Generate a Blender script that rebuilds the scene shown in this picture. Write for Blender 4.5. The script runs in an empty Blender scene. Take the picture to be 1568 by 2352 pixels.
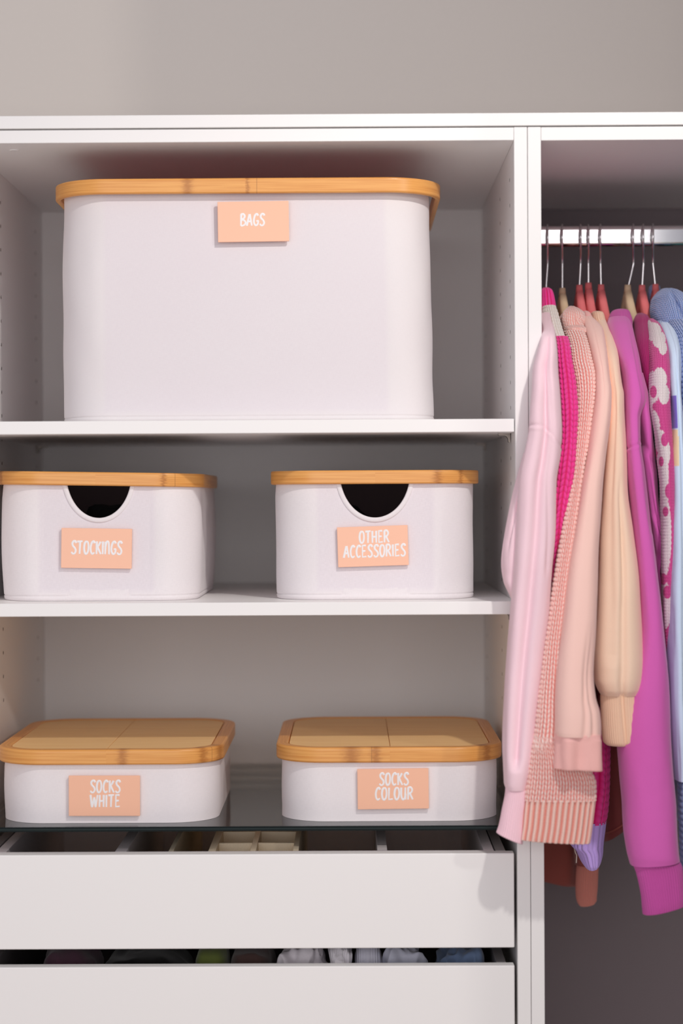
import bpy, bmesh, math, random
import numpy as np
from mathutils import Vector, Matrix, noise

# ------------------------------------------------------------------ camera
F, W, H = 4500.0, 1568, 2352                       # focal length in pixels of the 1568x2352 frame
CAM = np.array([-.21673, -2.39355, 0.0])
YAW, PITCH, ROLL = -.00513, -.00737, -.00521
fwd = np.array([math.sin(YAW)*math.cos(PITCH), math.cos(YAW)*math.cos(PITCH), math.sin(PITCH)])
_r = np.array([math.cos(YAW), -math.sin(YAW), 0]); _u = np.cross(_r, fwd)
_c, _s = math.cos(ROLL), math.sin(ROLL)
RI, UP = _c*_r + _s*_u, -_s*_r + _c*_u
sc = bpy.context.scene
col = sc.collection
cd = bpy.data.cameras.new('camera'); cam = bpy.data.objects.new('camera', cd); col.objects.link(cam)
M = Matrix([[RI[i], UP[i], -fwd[i], CAM[i]] for i in range(3)] + [[0, 0, 0, 1]])
cam.matrix_world = M
cd.sensor_fit = 'HORIZONTAL'; cd.sensor_width = 24; cd.lens = F/W*24
cd.clip_start = .05; cd.clip_end = 50
cd.dof.use_dof = True; cd.dof.focus_distance = 2.50; cd.dof.aperture_fstop = 2.2
sc.camera = cam

# ------------------------------------------------------------------ light and exposure
sc.view_settings.view_transform = 'Standard'; sc.view_settings.look = 'None'
sc.view_settings.gamma = 1; sc.view_settings.use_curve_mapping = False
sc.view_settings.exposure = 0.0
sc.cycles.max_bounces = 12; sc.cycles.diffuse_bounces = 8; sc.cycles.glossy_bounces = 6; sc.cycles.transparent_max_bounces = 12
wd = bpy.data.worlds.new('room_light'); sc.world = wd; wd.use_nodes = True
bg = wd.node_tree.nodes['Background']; bg.inputs[0].default_value = (.70, .70, .78, 1); bg.inputs[1].default_value = .50

def lamp(name, loc, power, color, radius, cone=None, blend=.3, target=None):
    l = bpy.data.lights.new(name, 'SPOT' if cone else 'POINT'); l.energy = power; l.color = color
    l.shadow_soft_size = radius
    if cone: l.spot_size = math.radians(cone); l.spot_blend = blend
    o = bpy.data.objects.new(name, l); o.location = loc; col.objects.link(o)
    return o
# broad fill light added behind the camera to lift the shelf interiors
wl_ = bpy.data.lights.new('front_fill_light', 'AREA'); wl_.shape = 'RECTANGLE'; wl_.size = 3.0; wl_.size_y = 1.7
wl_.energy = 48; wl_.color = (1.0, .95, .945)
wo = bpy.data.objects.new('front_fill_light', wl_); col.objects.link(wo)
wo.location = (-.66, -4.2, .35); wo.rotation_euler = (math.radians(90), 0, 0)
# two ceiling downlights: one close in front of the wardrobe, one farther off to the right
lamp('ceiling_downlight_near', (.33, -1.15, 1.12), 50, (1, .955, .90), .035, 148, .3)
lamp('ceiling_downlight_far', (1.75, -2.25, 1.02), 46, (1, .94, .88), .06)

# ------------------------------------------------------------------ helpers
def at(px, py, Y):
    """world X, Z where the pixel's ray meets the upright plane at depth Y"""
    d = fwd + (px - W/2)/F*RI - (py - H/2)/F*UP
    p = CAM + d*(Y - CAM[1])/d[1]
    return p[0], p[2]

def tag(o, label=None, cat=None, group=None, kind=None):
    if label: o['label'] = label
    if cat: o['category'] = cat
    if group: o['group'] = group
    if kind: o['kind'] = kind
    return o

def empty(name, loc, label, cat, group=None, rz=0):
    o = bpy.data.objects.new(name, None); col.objects.link(o)
    o.location = loc; o.rotation_euler = (0, 0, rz); o.empty_display_size = .05
    return tag(o, label, cat, group)

def link(name, me, m, parent=None, smooth=True):
    o = bpy.data.objects.new(name, me); col.objects.link(o)
    if m: me.materials.append(m)
    me.polygons.foreach_set('use_smooth', [bool(smooth)]*len(me.polygons))
    if parent:
        o.parent = parent
        o.matrix_parent_inverse = parent_inv(parent)
    return o

def parent_inv(p):
    m = Matrix.Identity(4)
    chain = []
    while p is not None:
        chain.append(p); p = p.parent
    for q in reversed(chain):
        m = m @ q.matrix_parent_inverse @ q.matrix_basis
    return m.inverted()

def bm_link(name, bm, m, parent=None, smooth=False):
    me = bpy.data.meshes.new(name)
    bmesh.ops.recalc_face_normals(bm, faces=bm.faces)
    bm.to_mesh(me); bm.free()
    return link(name, me, m, parent, smooth)

def add_box(bm, x0, x1, y0, y1, z0, z1, bev=0.0):
    r = bmesh.ops.create_cube(bm, size=1)
    vs = r['verts']
    for v in vs:
        v.co = Vector(((x0+x1)/2 + v.co.x*(x1-x0), (y0+y1)/2 + v.co.y*(y1-y0), (z0+z1)/2 + v.co.z*(z1-z0)))
    if bev:
        es = list({e for v in vs for e in v.link_edges})
        bmesh.ops.bevel(bm, geom=es, offset=bev, segments=2, profile=.5, affect='EDGES')

def box(name, x0, x1, y0, y1, z0, z1, m, parent=None, bev=.0006):
    bm = bmesh.new(); add_box(bm, x0, x1, y0, y1, z0, z1, bev)
    return bm_link(name, bm, m, parent)

def grid_mesh(name, P, closed_u=True, caps=(False, False), uv=None, colr=None):
    """mesh from an array of points P[nv, nu, 3]"""
    nv, nu = P.shape[:2]
    V = P.reshape(-1, 3)
    j = np.arange(nv-1)[:, None]; i = np.arange(nu if closed_u else nu-1)[None, :]
    i2 = (i+1) % nu
    Q = np.stack([j*nu+i, j*nu+i2, (j+1)*nu+i2, (j+1)*nu+i], -1).reshape(-1, 4)
    # orient outwards
    k = len(Q)//2
    loops = [Q.reshape(-1)]; starts = [np.arange(len(Q))*4]; tot = [np.full(len(Q), 4)]
    verts = [V]; off = len(Q)*4
    n = len(V); extra = []
    if closed_u:
        for w, c in enumerate(caps):
            if not c: continue
            ring = np.arange(nu) + (0 if w == 0 else (nv-1)*nu)
            ctr = V[ring].mean(0); verts.append(ctr[None]); ci = n; n += 1
            a, b = ring, np.roll(ring, -1)
            T = np.stack([b, a, np.full(nu, ci)], -1) if w == 0 else np.stack([a, b, np.full(nu, ci)], -1)
            loops.append(T.reshape(-1)); starts.append(off + np.arange(nu)*3); tot.append(np.full(nu, 3)); off += nu*3
    V = np.concatenate(verts); L = np.concatenate(loops); S = np.concatenate(starts); Tt = np.concatenate(tot)
    me = bpy.data.meshes.new(name)
    me.vertices.add(len(V)); me.vertices.foreach_set('co', V.astype(np.float32).ravel())
    me.loops.add(len(L)); me.loops.foreach_set('vertex_index', L.astype(np.int32))
    me.polygons.add(len(S)); me.polygons.foreach_set('loop_start', S.astype(np.int32)); me.polygons.foreach_set('loop_total', Tt.astype(np.int32))
    if uv is not None:
        U = uv.reshape(-1, 2)
        U = np.concatenate([U, np.zeros((len(V)-len(U), 2))])
        lu = U[L].copy()
        ulay = me.uv_layers.new(name='UVMap')
        ulay.data.foreach_set('uv', lu.astype(np.float32).ravel())
    me.update(calc_edges=True)
    if colr is not None:
        C = colr.reshape(-1, 3); C = np.concatenate([C, np.repeat(C[-1:], len(V)-len(C), 0)])
        C = np.concatenate([C, np.ones((len(C), 1))], 1)
        a = me.color_attributes.new('Col', 'FLOAT_COLOR', 'POINT')
        a.data.foreach_set('color', C.astype(np.float32).ravel())
    me.validate()
    return me

def orient(P, closed=True):
    """flip the u direction so that faces of a closed tube point outwards"""
    nv, nu = P.shape[:2]; m = nv//2
    c = P[m].mean(0); i = 0
    du = P[m, 1]-P[m, 0]; dv = P[min(m+1, nv-1), 0]-P[m, 0]
    return P if np.dot(np.cross(du, dv), P[m, 0]-c) > 0 else P[::-1]

# ------------------------------------------------------------------ materials
def srgb(r, g, b):
    f = lambda c: (c/255/12.92) if c/255 <= .04045 else ((c/255+.055)/1.055)**2.4
    return (f(r), f(g), f(b))

class NT:
    def __init__(s, name):
        s.m = bpy.data.materials.new(name); s.m.use_nodes = True
        s.t = s.m.node_tree; s.b = s.t.nodes['Principled BSDF']; s.out = s.t.nodes['Material Output']
    def n(s, typ, **kw):
        x = s.t.nodes.new(typ)
        for k, v in kw.items():
            if k.startswith('i_'): x.inputs[k[2:].replace('_', ' ')].default_value = v
            else: setattr(x, k, v)
        return x
    def l(s, a, b): s.t.links.new(a, b)
    def math(s, op, a, b=None):
        x = s.n('ShaderNodeMath', operation=op)
        for i, v in enumerate((a, b)):
            if v is None: continue
            if isinstance(v, (int, float)): x.inputs[i].default_value = v
            else: s.l(v, x.inputs[i])
        return x.outputs[0]
    def mix(s, fac, a, b, blend='MIX'):
        x = s.n('ShaderNodeMix', data_type='RGBA', blend_type=blend)
        for sock, v in ((x.inputs[0], fac), (x.inputs[6], a), (x.inputs[7], b)):
            if isinstance(v, (int, float)): sock.default_value = v
            elif isinstance(v, tuple): sock.default_value = (*v, 1)
            else: s.l(v, sock)
        return x.outputs[2]
    def bump(s, h, strength=.3, dist=.001):
        x = s.n('ShaderNodeBump'); x.inputs['Strength'].default_value = strength; x.inputs['Distance'].default_value = dist
        s.l(h, x.inputs['Height']); s.l(x.outputs[0], s.b.inputs['Normal'])

def plain(name, rgb, rough=.5, metal=0, spec=.5, nscale=0, namt=0.0, bump=0):
    t = NT(name); b = t.b
    b.inputs['Base Color'].default_value = (*rgb, 1); b.inputs['Roughness'].default_value = rough
    b.inputs['Metallic'].default_value = metal; b.inputs['Specular IOR Level'].default_value = spec
    if nscale:
        tc = t.n('ShaderNodeTexCoord'); nz = t.n('ShaderNodeTexNoise', i_Scale=nscale, i_Detail=3.0)
        t.l(tc.outputs['Object'], nz.inputs['Vector'])
        t.l(t.mix(nz.outputs[0], tuple(c*(1-namt) for c in rgb), tuple(min(1, c*(1+namt)) for c in rgb)), b.inputs['Base Color'])
        if bump: t.bump(nz.outputs[0], bump, .001)
    return t.m

def cloth(name, rgb, var=.06, attr=False, sheen=.25, scale=900, bump=.25, heather=None):
    t = NT(name); b = t.b
    tc = t.n('ShaderNodeTexCoord')
    nz = t.n('ShaderNodeTexNoise', i_Scale=float(scale), i_Detail=2.0); t.l(tc.outputs['Object'], nz.inputs['Vector'])
    n2 = t.n('ShaderNodeTexNoise', i_Scale=60.0, i_Detail=3.0); t.l(tc.outputs['Object'], n2.inputs['Vector'])
    if attr:
        a = t.n('ShaderNodeAttribute', attribute_name='Col'); base = a.outputs['Color']
    else:
        x = t.n('ShaderNodeRGB'); x.outputs[0].default_value = (*rgb, 1); base = x.outputs[0]
    c = t.mix(nz.outputs[0], t.mix(1.0, base, (1-var*2,)*3, 'MULTIPLY'), base)
    if heather:
        rp = t.n('ShaderNodeValToRGB'); rp.color_ramp.elements[0].position = .42; rp.color_ramp.elements[1].position = .62
        n3 = t.n('ShaderNodeTexNoise', i_Scale=260.0, i_Detail=3.0); t.l(tc.outputs['Object'], n3.inputs['Vector'])
        t.l(n3.outputs[0], rp.inputs[0])
        c = t.mix(rp.outputs[0], c, heather)
    t.l(c, b.inputs['Base Color'])
    b.inputs['Roughness'].default_value = .95; b.inputs['Specular IOR Level'].default_value = .15
    b.inputs['Sheen Weight'].default_value = sheen; b.inputs['Sheen Roughness'].default_value = .5
    t.bump(nz.outputs[0], bump, .0006)
    return t.m

def canvas(name='white_canvas', through=0.0):
    t = NT(name); b = t.b
    tc = t.n('ShaderNodeTexCoord')
    mp = t.n('ShaderNodeMapping'); mp.inputs['Scale'].default_value = (1500, 170, 1); t.l(tc.outputs['UV'], mp.inputs[0])
    m2 = t.n('ShaderNodeMapping'); m2.inputs['Scale'].default_value = (170, 1500, 1); t.l(tc.outputs['UV'], m2.inputs[0])
    a = t.n('ShaderNodeTexNoise', i_Scale=1.0, i_Detail=1.0); t.l(mp.outputs[0], a.inputs['Vector'])
    c = t.n('ShaderNodeTexNoise', i_Scale=1.0, i_Detail=1.0); t.l(m2.outputs[0], c.inputs['Vector'])
    s = t.math('MULTIPLY', t.math('ADD', a.outputs[0], c.outputs[0]), .5)
    w = t.n('ShaderNodeTexNoise', i_Scale=9.0, i_Detail=2.0); t.l(tc.outputs['Object'], w.inputs['Vector'])
    st = t.n('ShaderNodeAttribute', attribute_name='Col')
    base = t.mix(s, srgb(219, 212, 217), srgb(241, 236, 240)) if not through else t.mix(s, srgb(240, 234, 239), srgb(252, 249, 252))
    base2 = t.mix(s, srgb(228, 223, 225), srgb(244, 240, 241)) if not through else t.mix(s, srgb(246, 242, 243), srgb(253, 251, 252))
    c1 = t.mix(st.outputs['Fac'], base2, base)
    c2 = t.mix(t.math('MULTIPLY', w.outputs[0], .25), c1, srgb(236, 222, 232))
    t.l(c2, b.inputs['Base Color'])
    b.inputs['Roughness'].default_value = .9; b.inputs['Specular IOR Level'].default_value = .2
    t.bump(s, .18, .0006)
    if through:                       # thin cloth that lets some light through
        tr = t.n('ShaderNodeBsdfTranslucent'); tr.inputs['Color'].default_value = (.92, .84, .85, 1)
        mx = t.n('ShaderNodeMixShader'); mx.inputs[0].default_value = through
        t.l(b.outputs[0], mx.inputs[1]); t.l(tr.outputs[0], mx.inputs[2]); t.l(mx.outputs[0], t.out.inputs['Surface'])
    return t.m

def bamboo(name, marks=(), seam=(), light=(234, 168, 92), dark=(208, 130, 54), flat=False):
    """UV.x runs along the strip in metres, UV.y across it"""
    t = NT(name); b = t.b
    tc = t.n('ShaderNodeTexCoord'); sp = t.n('ShaderNodeSeparateXYZ'); t.l(tc.outputs['UV'], sp.inputs[0])
    mp = t.n('ShaderNodeMapping'); mp.inputs['Scale'].default_value = (9, 420 if not flat else 260, 1); t.l(tc.outputs['UV'], mp.inputs[0])
    nz = t.n('ShaderNodeTexNoise', i_Scale=1.0, i_Detail=4.0, i_Roughness=.6); t.l(mp.outputs[0], nz.inputs['Vector'])
    mq = t.n('ShaderNodeMapping'); mq.inputs['Scale'].default_value = (3, 60, 1); t.l(tc.outputs['UV'], mq.inputs[0])
    n2 = t.n('ShaderNodeTexNoise', i_Scale=1.0, i_Detail=2.0); t.l(mq.outputs[0], n2.inputs['Vector'])
    rp = t.n('ShaderNodeValToRGB')
    rp.color_ramp.elements[0].position = .3; rp.color_ramp.elements[1].position = .62
    t.l(nz.outputs[0], rp.inputs[0])
    c = t.mix(rp.outputs[0], srgb(*dark), srgb(*light))
    c = t.mix(t.math('MULTIPLY', n2.outputs[0], .5), c, srgb(232, 176, 104))
    # laminations
    jag = t.n('ShaderNodeTexNoise', i_Scale=1.0, i_Detail=2.0)
    mj = t.n('ShaderNodeMapping'); mj.inputs['Scale'].default_value = (120, 520, 1); t.l(tc.outputs['UV'], mj.inputs[0]); t.l(mj.outputs[0], jag.inputs['Vector'])
    for mu, wd_ in marks:
        d = t.math('SUBTRACT', sp.outputs[0], mu)
        d = t.math('ADD', d, t.math('MULTIPLY', t.math('SUBTRACT', jag.outputs[0], .5), .012))
        g = t.math('EXPONENT', t.math('MULTIPLY', t.math('POWER', t.math('ABSOLUTE', t.math('DIVIDE', d, wd_)), 2.0), -1.0))
        c = t.mix(t.math('MULTIPLY', g, .62), c, srgb(158, 92, 40))
    for su in seam:
        d = t.math('LESS_THAN', t.math('ABSOLUTE', t.math('SUBTRACT', sp.outputs[0], su)), .0004)
        c = t.mix(t.math('MULTIPLY', d, .6), c, srgb(140, 88, 45))
    t.l(c, b.inputs['Base Color'])
    b.inputs['Roughness'].default_value = .34 if not flat else .5; b.inputs['Specular IOR Level'].default_value = .45
    t.bump(nz.outputs[0], .12, .0004)
    return t.m

MEL = plain('white_melamine', (.90, .885, .88), .42, spec=.4)
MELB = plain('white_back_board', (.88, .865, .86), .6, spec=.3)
SHADEB = plain('shaded_back_board', srgb(128, 118, 122), .6, spec=.3)  # white board greyed, putting the dimness behind the clothes into its colour
WALL = plain('wall_paint', srgb(240, 231, 221), .85, spec=.2, nscale=160, namt=.015, bump=.08)
FLOORM = plain('floor_boards', srgb(224, 212, 200), .5, nscale=5, namt=.15)
CHROME = plain('polished_chrome', (.78, .77, .78), .09, metal=1)
NICKEL = plain('brushed_nickel', (.22, .19, .17), .35, metal=1)
HOLE = plain('bare_chipboard', (.12, .09, .075), .9)
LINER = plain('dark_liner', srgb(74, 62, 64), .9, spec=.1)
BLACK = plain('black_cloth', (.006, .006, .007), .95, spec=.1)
PEACH = plain('peach_acrylic', srgb(247, 191, 161), .28, spec=.4)
PEACH.node_tree.nodes['Principled BSDF'].inputs['Subsurface Weight'].default_value = 0
LETTER = plain('white_vinyl', (.88, .86, .87), .4)
CANVAS = canvas()
CANVAS_THIN = canvas('thin_white_canvas', .17)
FELT_G = plain('grey_felt', srgb(226, 219, 222), .95, spec=.1, nscale=700, namt=.08, bump=.2)
FELT_B = plain('beige_felt', srgb(242, 228, 202), .95, spec=.1, nscale=700, namt=.08, bump=.2)
FELT_SH = plain('shaded_beige_felt', srgb(150, 130, 105), .95, spec=.1, nscale=700, namt=.1, bump=.2)  # beige felt darkened in colour for the shade down in the compartments
DRAWER_IN = plain('drawer_side_grey', srgb(150, 145, 146), .5)
SALMON_H = plain('salmon_velvet_hanger', srgb(224, 120, 122), .75, spec=.2)
BEIGE_H = plain('beige_velvet_hanger', srgb(212, 188, 156), .75, spec=.2)

def glass_mat():
    t = NT('smoked_glass')
    g = t.n('ShaderNodeBsdfGlossy'); g.inputs['Roughness'].default_value = .03; g.inputs['Color'].default_value = (.9, .92, .92, 1)
    tr = t.n('ShaderNodeBsdfTransparent'); tr.inputs['Color'].default_value = (.96, .95, .93, 1)
    fr = t.n('ShaderNodeFresnel'); fr.inputs['IOR'].default_value = 1.5
    mx = t.n('ShaderNodeMixShader'); t.l(fr.outputs[0], mx.inputs[0]); t.l(tr.outputs[0], mx.inputs[1]); t.l(g.outputs[0], mx.inputs[2])
    t.l(mx.outputs[0], t.out.inputs['Surface'])
    return t.m
GLASS = glass_mat()
GEDGE = plain('dark_glass_edge', (.004, .009, .010), .4, spec=.15)

# ------------------------------------------------------------------ setting
T = .0165
XL = -.68377                      # inner face of the left upright
D = .572                          # inner face of the back boards
ZB0, ZB1, ZB2 = .4678, .4511, .4348
FLOOR_Z = -1.30
tag(box('wall_back', -2.6, .40, .60, .70, FLOOR_Z, 1.30, WALL, bev=0), kind='structure')
tag(box('shade_wall_right', .40, .50, -.58, .70, FLOOR_Z, 1.30, plain('dark_low_bounce_paint', srgb(112, 98, 96), .85, spec=.2), bev=0), kind='structure')  # unseen wall added to shade the right side, dark to cut bounce
tag(box('floor', -2.6, 2.6, -4.0, .70, FLOOR_Z-.05, FLOOR_Z, FLOORM, bev=0), kind='structure')

# ------------------------------------------------------------------ wardrobe frames
def upright(name, x0, x1, parent, holes=None):
    """side panel; holes = (which face, list of (y, z)) drilled 11 mm deep"""
    bm = bmesh.new(); add_box(bm, x0, x1, 0, .592, FLOOR_Z, ZB1-.0003, .0008)
    o = bm_link(name, bm, MEL, parent)
    if holes:
        side, pts = holes
        cb = bmesh.new()
        for y, z in pts:
            x = x1 if side > 0 else x0
            m = Matrix.Translation((x, y, z)) @ Matrix.Rotation(math.pi/2, 4, 'Y')
            bmesh.ops.create_cone(cb, cap_ends=True, segments=14, radius1=.0026, radius2=.0026, depth=.022, matrix=m)
        cm = bpy.data.meshes.new('drill'); cb.to_mesh(cm); cb.free(); cm.materials.append(HOLE)
        co = bpy.data.objects.new('drill', cm); col.objects.link(co)
        md = o.modifiers.new('drill', 'BOOLEAN'); md.object = co; md.operation = 'DIFFERENCE'; md.solver = 'EXACT'
        if hasattr(md, 'material_mode'): md.material_mode = 'TRANSFER'
        dg = bpy.context.evaluated_depsgraph_get()
        me = bpy.data.meshes.new_from_object(o.evaluated_get(dg)); o.modifiers.clear(); o.data = me
        bpy.data.objects.remove(co); bpy.data.meshes.remove(cm)
    return o

zs = [.3968 - .0317*k for k in range(22)]
wl = empty('wardrobe_frame', ((XL-T)/2, .29, FLOOR_Z), 'white melamine wardrobe frame with drilled sides holding the baskets, shelves and drawers', 'wardrobe')
pts = [(y, z) for y in (.067, .226, .515) for z in zs]
upright('side_panel', -T, -.0003, wl, (-1, pts))
upright('side_panel', XL-T, XL, wl, (1, pts))
box('top_panel', XL+.0002, -T-.0002, .0004, .592, ZB2, ZB1-.0006, MEL, wl)
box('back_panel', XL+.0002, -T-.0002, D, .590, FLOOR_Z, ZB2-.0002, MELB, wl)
bm = bmesh.new(); bmesh.ops.create_cone(bm, cap_ends=True, segments=24, radius1=.0055, radius2=.0060, depth=.0010, matrix=Matrix.Translation((-.634, .048, ZB2-.0005)))
bm_link('screw_cap', bm, plain('cap_plastic', (.86, .85, .84), .4), wl)

XR = .40 - T - .001
wr = empty('wardrobe_frame', ((T+XR)/2, .29, FLOOR_Z), 'white melamine wardrobe frame open at the right where the pink sweaters hang', 'wardrobe')
upright('side_panel', .0003, T, wr)
upright('side_panel', XR, XR+T, wr)
box('top_panel', T+.0002, XR-.0002, .0004, .592, ZB2-.0006, ZB1-.0006, MEL, wr)
box('back_panel', T+.0002, XR-.0002, D, .590, FLOOR_Z, ZB2-.0008, SHADEB, wr)
tb = box('top_board', -1.35, XR+T-.0002, -.001, .598, ZB1+.0012, ZB0, MEL)
tag(tb, 'long white board laid across the tops of both wardrobe frames', 'board')

# ------------------------------------------------------------------ shelves
def bracket(parent, x, y, z, s):
    """small metal shelf support: an L with a curved web; s = +1 leg on the right"""
    bm = bmesh.new()
    pr = [(0, 0), (-.0145, 0), (-.0150, -.0012), (-.0140, -.0024), (-.0085, -.0026)]
    for k in range(1, 8):
        a = k/8*math.pi/2
        pr.append((-.0085 + .0062*math.sin(a), -.0026 - .0062*(1-math.cos(a))))
    pr += [(-.0023, -.0105), (-.0014, -.0112), (0, -.0105)]
    A = [bm.verts.new((x + s*a, y-.005, z+b)) for a, b in pr]
    B = [bm.verts.new((x + s*a, y+.005, z+b)) for a, b in pr]
    bm.faces.new(A); bm.faces.new(B[::-1])
    for i in range(len(pr)):
        j = (i+1) % len(pr); bm.faces.new((A[j], A[i], B[i], B[j]))
    return bm_link('shelf_support', bm, NICKEL, parent)

def shelf(z0, z1, y0, label):
    o = box('shelf', XL+.0011, -T-.0008, y0, D-.002, z0, z1, MEL, bev=.0007)
    tag(o, label, 'shelf', None)
    for x, s in ((-T-.0012, 1), (XL+.0012, -1)):
        for y in (.067, .515): bracket(o, x, y, z0, s)
    return o
shelf(.0793, .0953, .0043, 'upper white shelf carrying the biggest basket')
shelf(-.1440, -.1279, .0043, 'middle white shelf carrying the two baskets with half-moon openings')

gl = empty('glass_shelf', ((XL-T)/2, .28, -.4017), 'smoked glass shelf with a black edge under the two lidded boxes', 'glass shelf')
ZG = -.4017; GT = .0058
bm = bmesh.new()
x0, x1, y0, y1 = XL+.001, -T-.001, .001, D-.002
for z, f in ((ZG, 1), (ZG-GT, -1)):
    vs = [bm.verts.new(c) for c in ((x0, y0, z), (x1, y0, z), (x1, y1, z), (x0, y1, z))]
    bm.faces.new(vs if f > 0 else vs[::-1])
me = bpy.data.meshes.new('pane'); bm.to_mesh(me); bm.free(); link('pane', me, GLASS, gl, False)
bm = bmesh.new()
add_box(bm, x0-.0003, x1+.0003, y0-.0006, y0, ZG-GT, ZG, 0)
bm_link('front_edge', bm, GEDGE, gl)
box('front_edge_band', x0-.0003, x1+.0003, y0-.0011, y0-.0006, ZG-GT*.62, ZG-GT*.42, plain('glass_edge_line', (.02, .034, .034), .4, spec=.2), gl, bev=0)

# ------------------------------------------------------------------ drawers
def drawer(zt, zb, label):
    d = empty('drawer', ((XL-T)/2, .27, zb), label, 'drawer')
    bm = bmesh.new(); add_box(bm, XL+.0042, -T-.0038, -.001, .0165, zb, zt, .0013)
    bm_link('front_panel', bm, MEL, d)
    xi, xo = XL+.011, -T-.013
    box('side_panel', xi, xi+.012, .0168, .53, zb+.012, zt+.0002, DRAWER_IN, d)
    box('side_panel', xo-.012, xo, .0168, .53, zb+.012, zt+.0002, DRAWER_IN, d)
    box('back_panel', xi+.0121, xo-.0121, .518, .53, zb+.012, zt-.01, DRAWER_IN, d)
    box('base_panel', xi+.0121, xo-.0121, .0168, .5178, zb+.012, zb+.018, DRAWER_IN, d)
    for x in (xi-.006, xo+.0002):
        box('runner', x, x+.0058, .02, .5, zb+.03, zb+.05, NICKEL, d, bev=.0004)
    return d
Z1T, Z1B, Z2T = -.4357, -.5514, -.5733
drawer(Z1T, Z1B, 'upper white drawer with felt compartments showing above its front')
drawer(Z2T, Z2T-.1157, 'lower white drawer with crumpled clothing showing above its front')

# felt jewellery tray lying in the upper drawer
ti = empty('drawer_tray', ((XL-T)/2, .27, Z1B+.02), 'felt tray of grey and beige compartments lying in the upper drawer', 'tray')
zt = Z1T-.0004; zbt = Z1B+.0186
def xat(px, y): # x on the tray's top plane where the pixel row py meets it
    return at(px, 1957, y)[0]
TX0, TX1 = XL+.0248, -T-.0268
ty0, ty1 = .0172, .512
box('tray_base', TX0, TX1, ty0, ty1, zbt, zbt+.004, FELT_SH, ti)
box('tray_wall', TX0, TX1, ty0, ty0+.006, zbt+.0041, zt, FELT_G, ti)
box('tray_wall', TX0, TX1, ty1-.006, ty1, zbt+.0041, zt, FELT_G, ti)
YF, YB = ty0+.0062, ty1-.0062
box('tray_wall', TX0, TX0+.013, YF, YB, zbt+.0041, zt, FELT_G, ti)
box('tray_wall', TX1-.013, TX1, YF, YB, zbt+.0041, zt, FELT_G, ti)
S_ = lambda px: -.2167 + (px-803)/F*2.415
for a, b, m in ((254, 280, FELT_G), (858, 881, FELT_G), (375, 386, FELT_B), (467, 484, FELT_B), (564, 577, FELT_B), (663, 676, FELT_B)):
    h = zt if m is FELT_G else zt-.002
    box('divider', S_(a), S_(b), YF, YB, zbt+.0041, h, m, ti)
for xa, xb in ((484, 564), (577, 663)):
    for y in (.095, .18, .26, .345, .41, .47):
        box('cross_divider', S_(xa)+.0002, S_(xb)-.0002, y, y+.006, zbt+.0041, zt-.003, FELT_B, ti)
    box('cell_base', S_(xa)+.0002, S_(xb)-.0002, YF, YB, zbt+.0042, zbt+.0075, FELT_B, ti, bev=0)

# crumpled clothing in the lower drawer
def crumple(name, px0, px1, pyt, Y, dep, rgb, label, cat, seed, amp=.010, freq=22, rib=0, pyb=2245):
    x0, ztop = at(px0, pyt, Y); x1, _ = at(px1, pyt, Y); zb_ = Z2T-.08
    n, m = 120, 60
    u = np.linspace(0, 2*math.pi, n, endpoint=False)[None, :]; v = np.linspace(-math.pi/2, math.pi/2, m)[:, None]
    cx, cz = (x0+x1)/2, (ztop+zb_)/2; rx, rz = (x1-x0)/2, (ztop-zb_)/2
    pw = lambda a, e: np.sign(a)*np.abs(a)**e
    X = pw(np.cos(v), .6)*pw(np.cos(u), .6); Yy = pw(np.cos(v), .6)*pw(np.sin(u), .6); Z = pw(np.sin(v), .7)*np.ones_like(u)
    P = np.stack([cx+rx*X, Y+dep*Yy, cz+rz*Z], -1)
    out = P.copy()
    for j in range(m):
        for i in range(n):
            p = Vector(P[j, i])*freq + Vector((seed*7.3, seed*3.1, 0))
            q = Vector((p.x, p.y*.6, p.z*.6))
            w = noise.noise(q)
            r = 1-abs(noise.noise(q*1.7 + Vector((9, 1, 4))))*2
            dd = amp*(w*.9 + .5*r) - amp*.6
            if rib: dd += .0009*math.sin(P[j, i][0]*2200)
            nrm = Vector((X[j, i], Yy[j, i], Z[j, 0]*1.4)).normalized()
            out[j, i] += np.array(nrm)*dd
    me = grid_mesh(name, orient(out), True, (True, True))
    o = link(name, me, cloth('drawer_cloth', rgb, .08), None)
    return tag(o, label, cat, 'clothing in the lower drawer')
crumple('folded_garment', 98, 232, 2166, 0.11, 0.07, srgb(96, 64, 80), 'dark plum crumpled garment at the left of the lower drawer', 'clothing', 1)
crumple('folded_garment', 234, 446, 2176, 0.13, 0.07, srgb(20, 18, 20), 'dark filler for the shaded gap between plum and green garments in the lower drawer', 'clothing', 2, .006)  # dark filler added where the drawer gap holds only shade
crumple('folded_garment', 448, 524, 2160, 0.09, 0.05, srgb(112, 124, 62), 'olive green garment rolled up in the lower drawer', 'clothing', 3, .007)
crumple('folded_garment', 526, 632, 2164, 0.1, 0.06, srgb(92, 70, 66), 'dark brown crumpled garment beside the olive green one', 'clothing', 4)
crumple('folded_garment', 634, 752, 2154, 0.08, 0.042, srgb(238, 232, 238), 'off-white crumpled garment next to the brown one in the lower drawer', 'clothing', 5, .017, 44)
crumple('folded_garment', 752, 812, 2158, 0.066, 0.034, srgb(248, 244, 250), 'white ribbed sock bunched up in the lower drawer', 'sock', 6, .010, 55, 1)
crumple('folded_garment', 812, 876, 2152, 0.085, 0.045, srgb(224, 224, 238), 'pale lilac folded knit in the lower drawer', 'clothing', 7, .004, 20, 1)
crumple('folded_garment', 877, 984, 2156, 0.085, 0.048, srgb(212, 214, 230), 'grey-blue knitted garment with folds in the lower drawer', 'clothing', 8, .016, 40)
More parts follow.
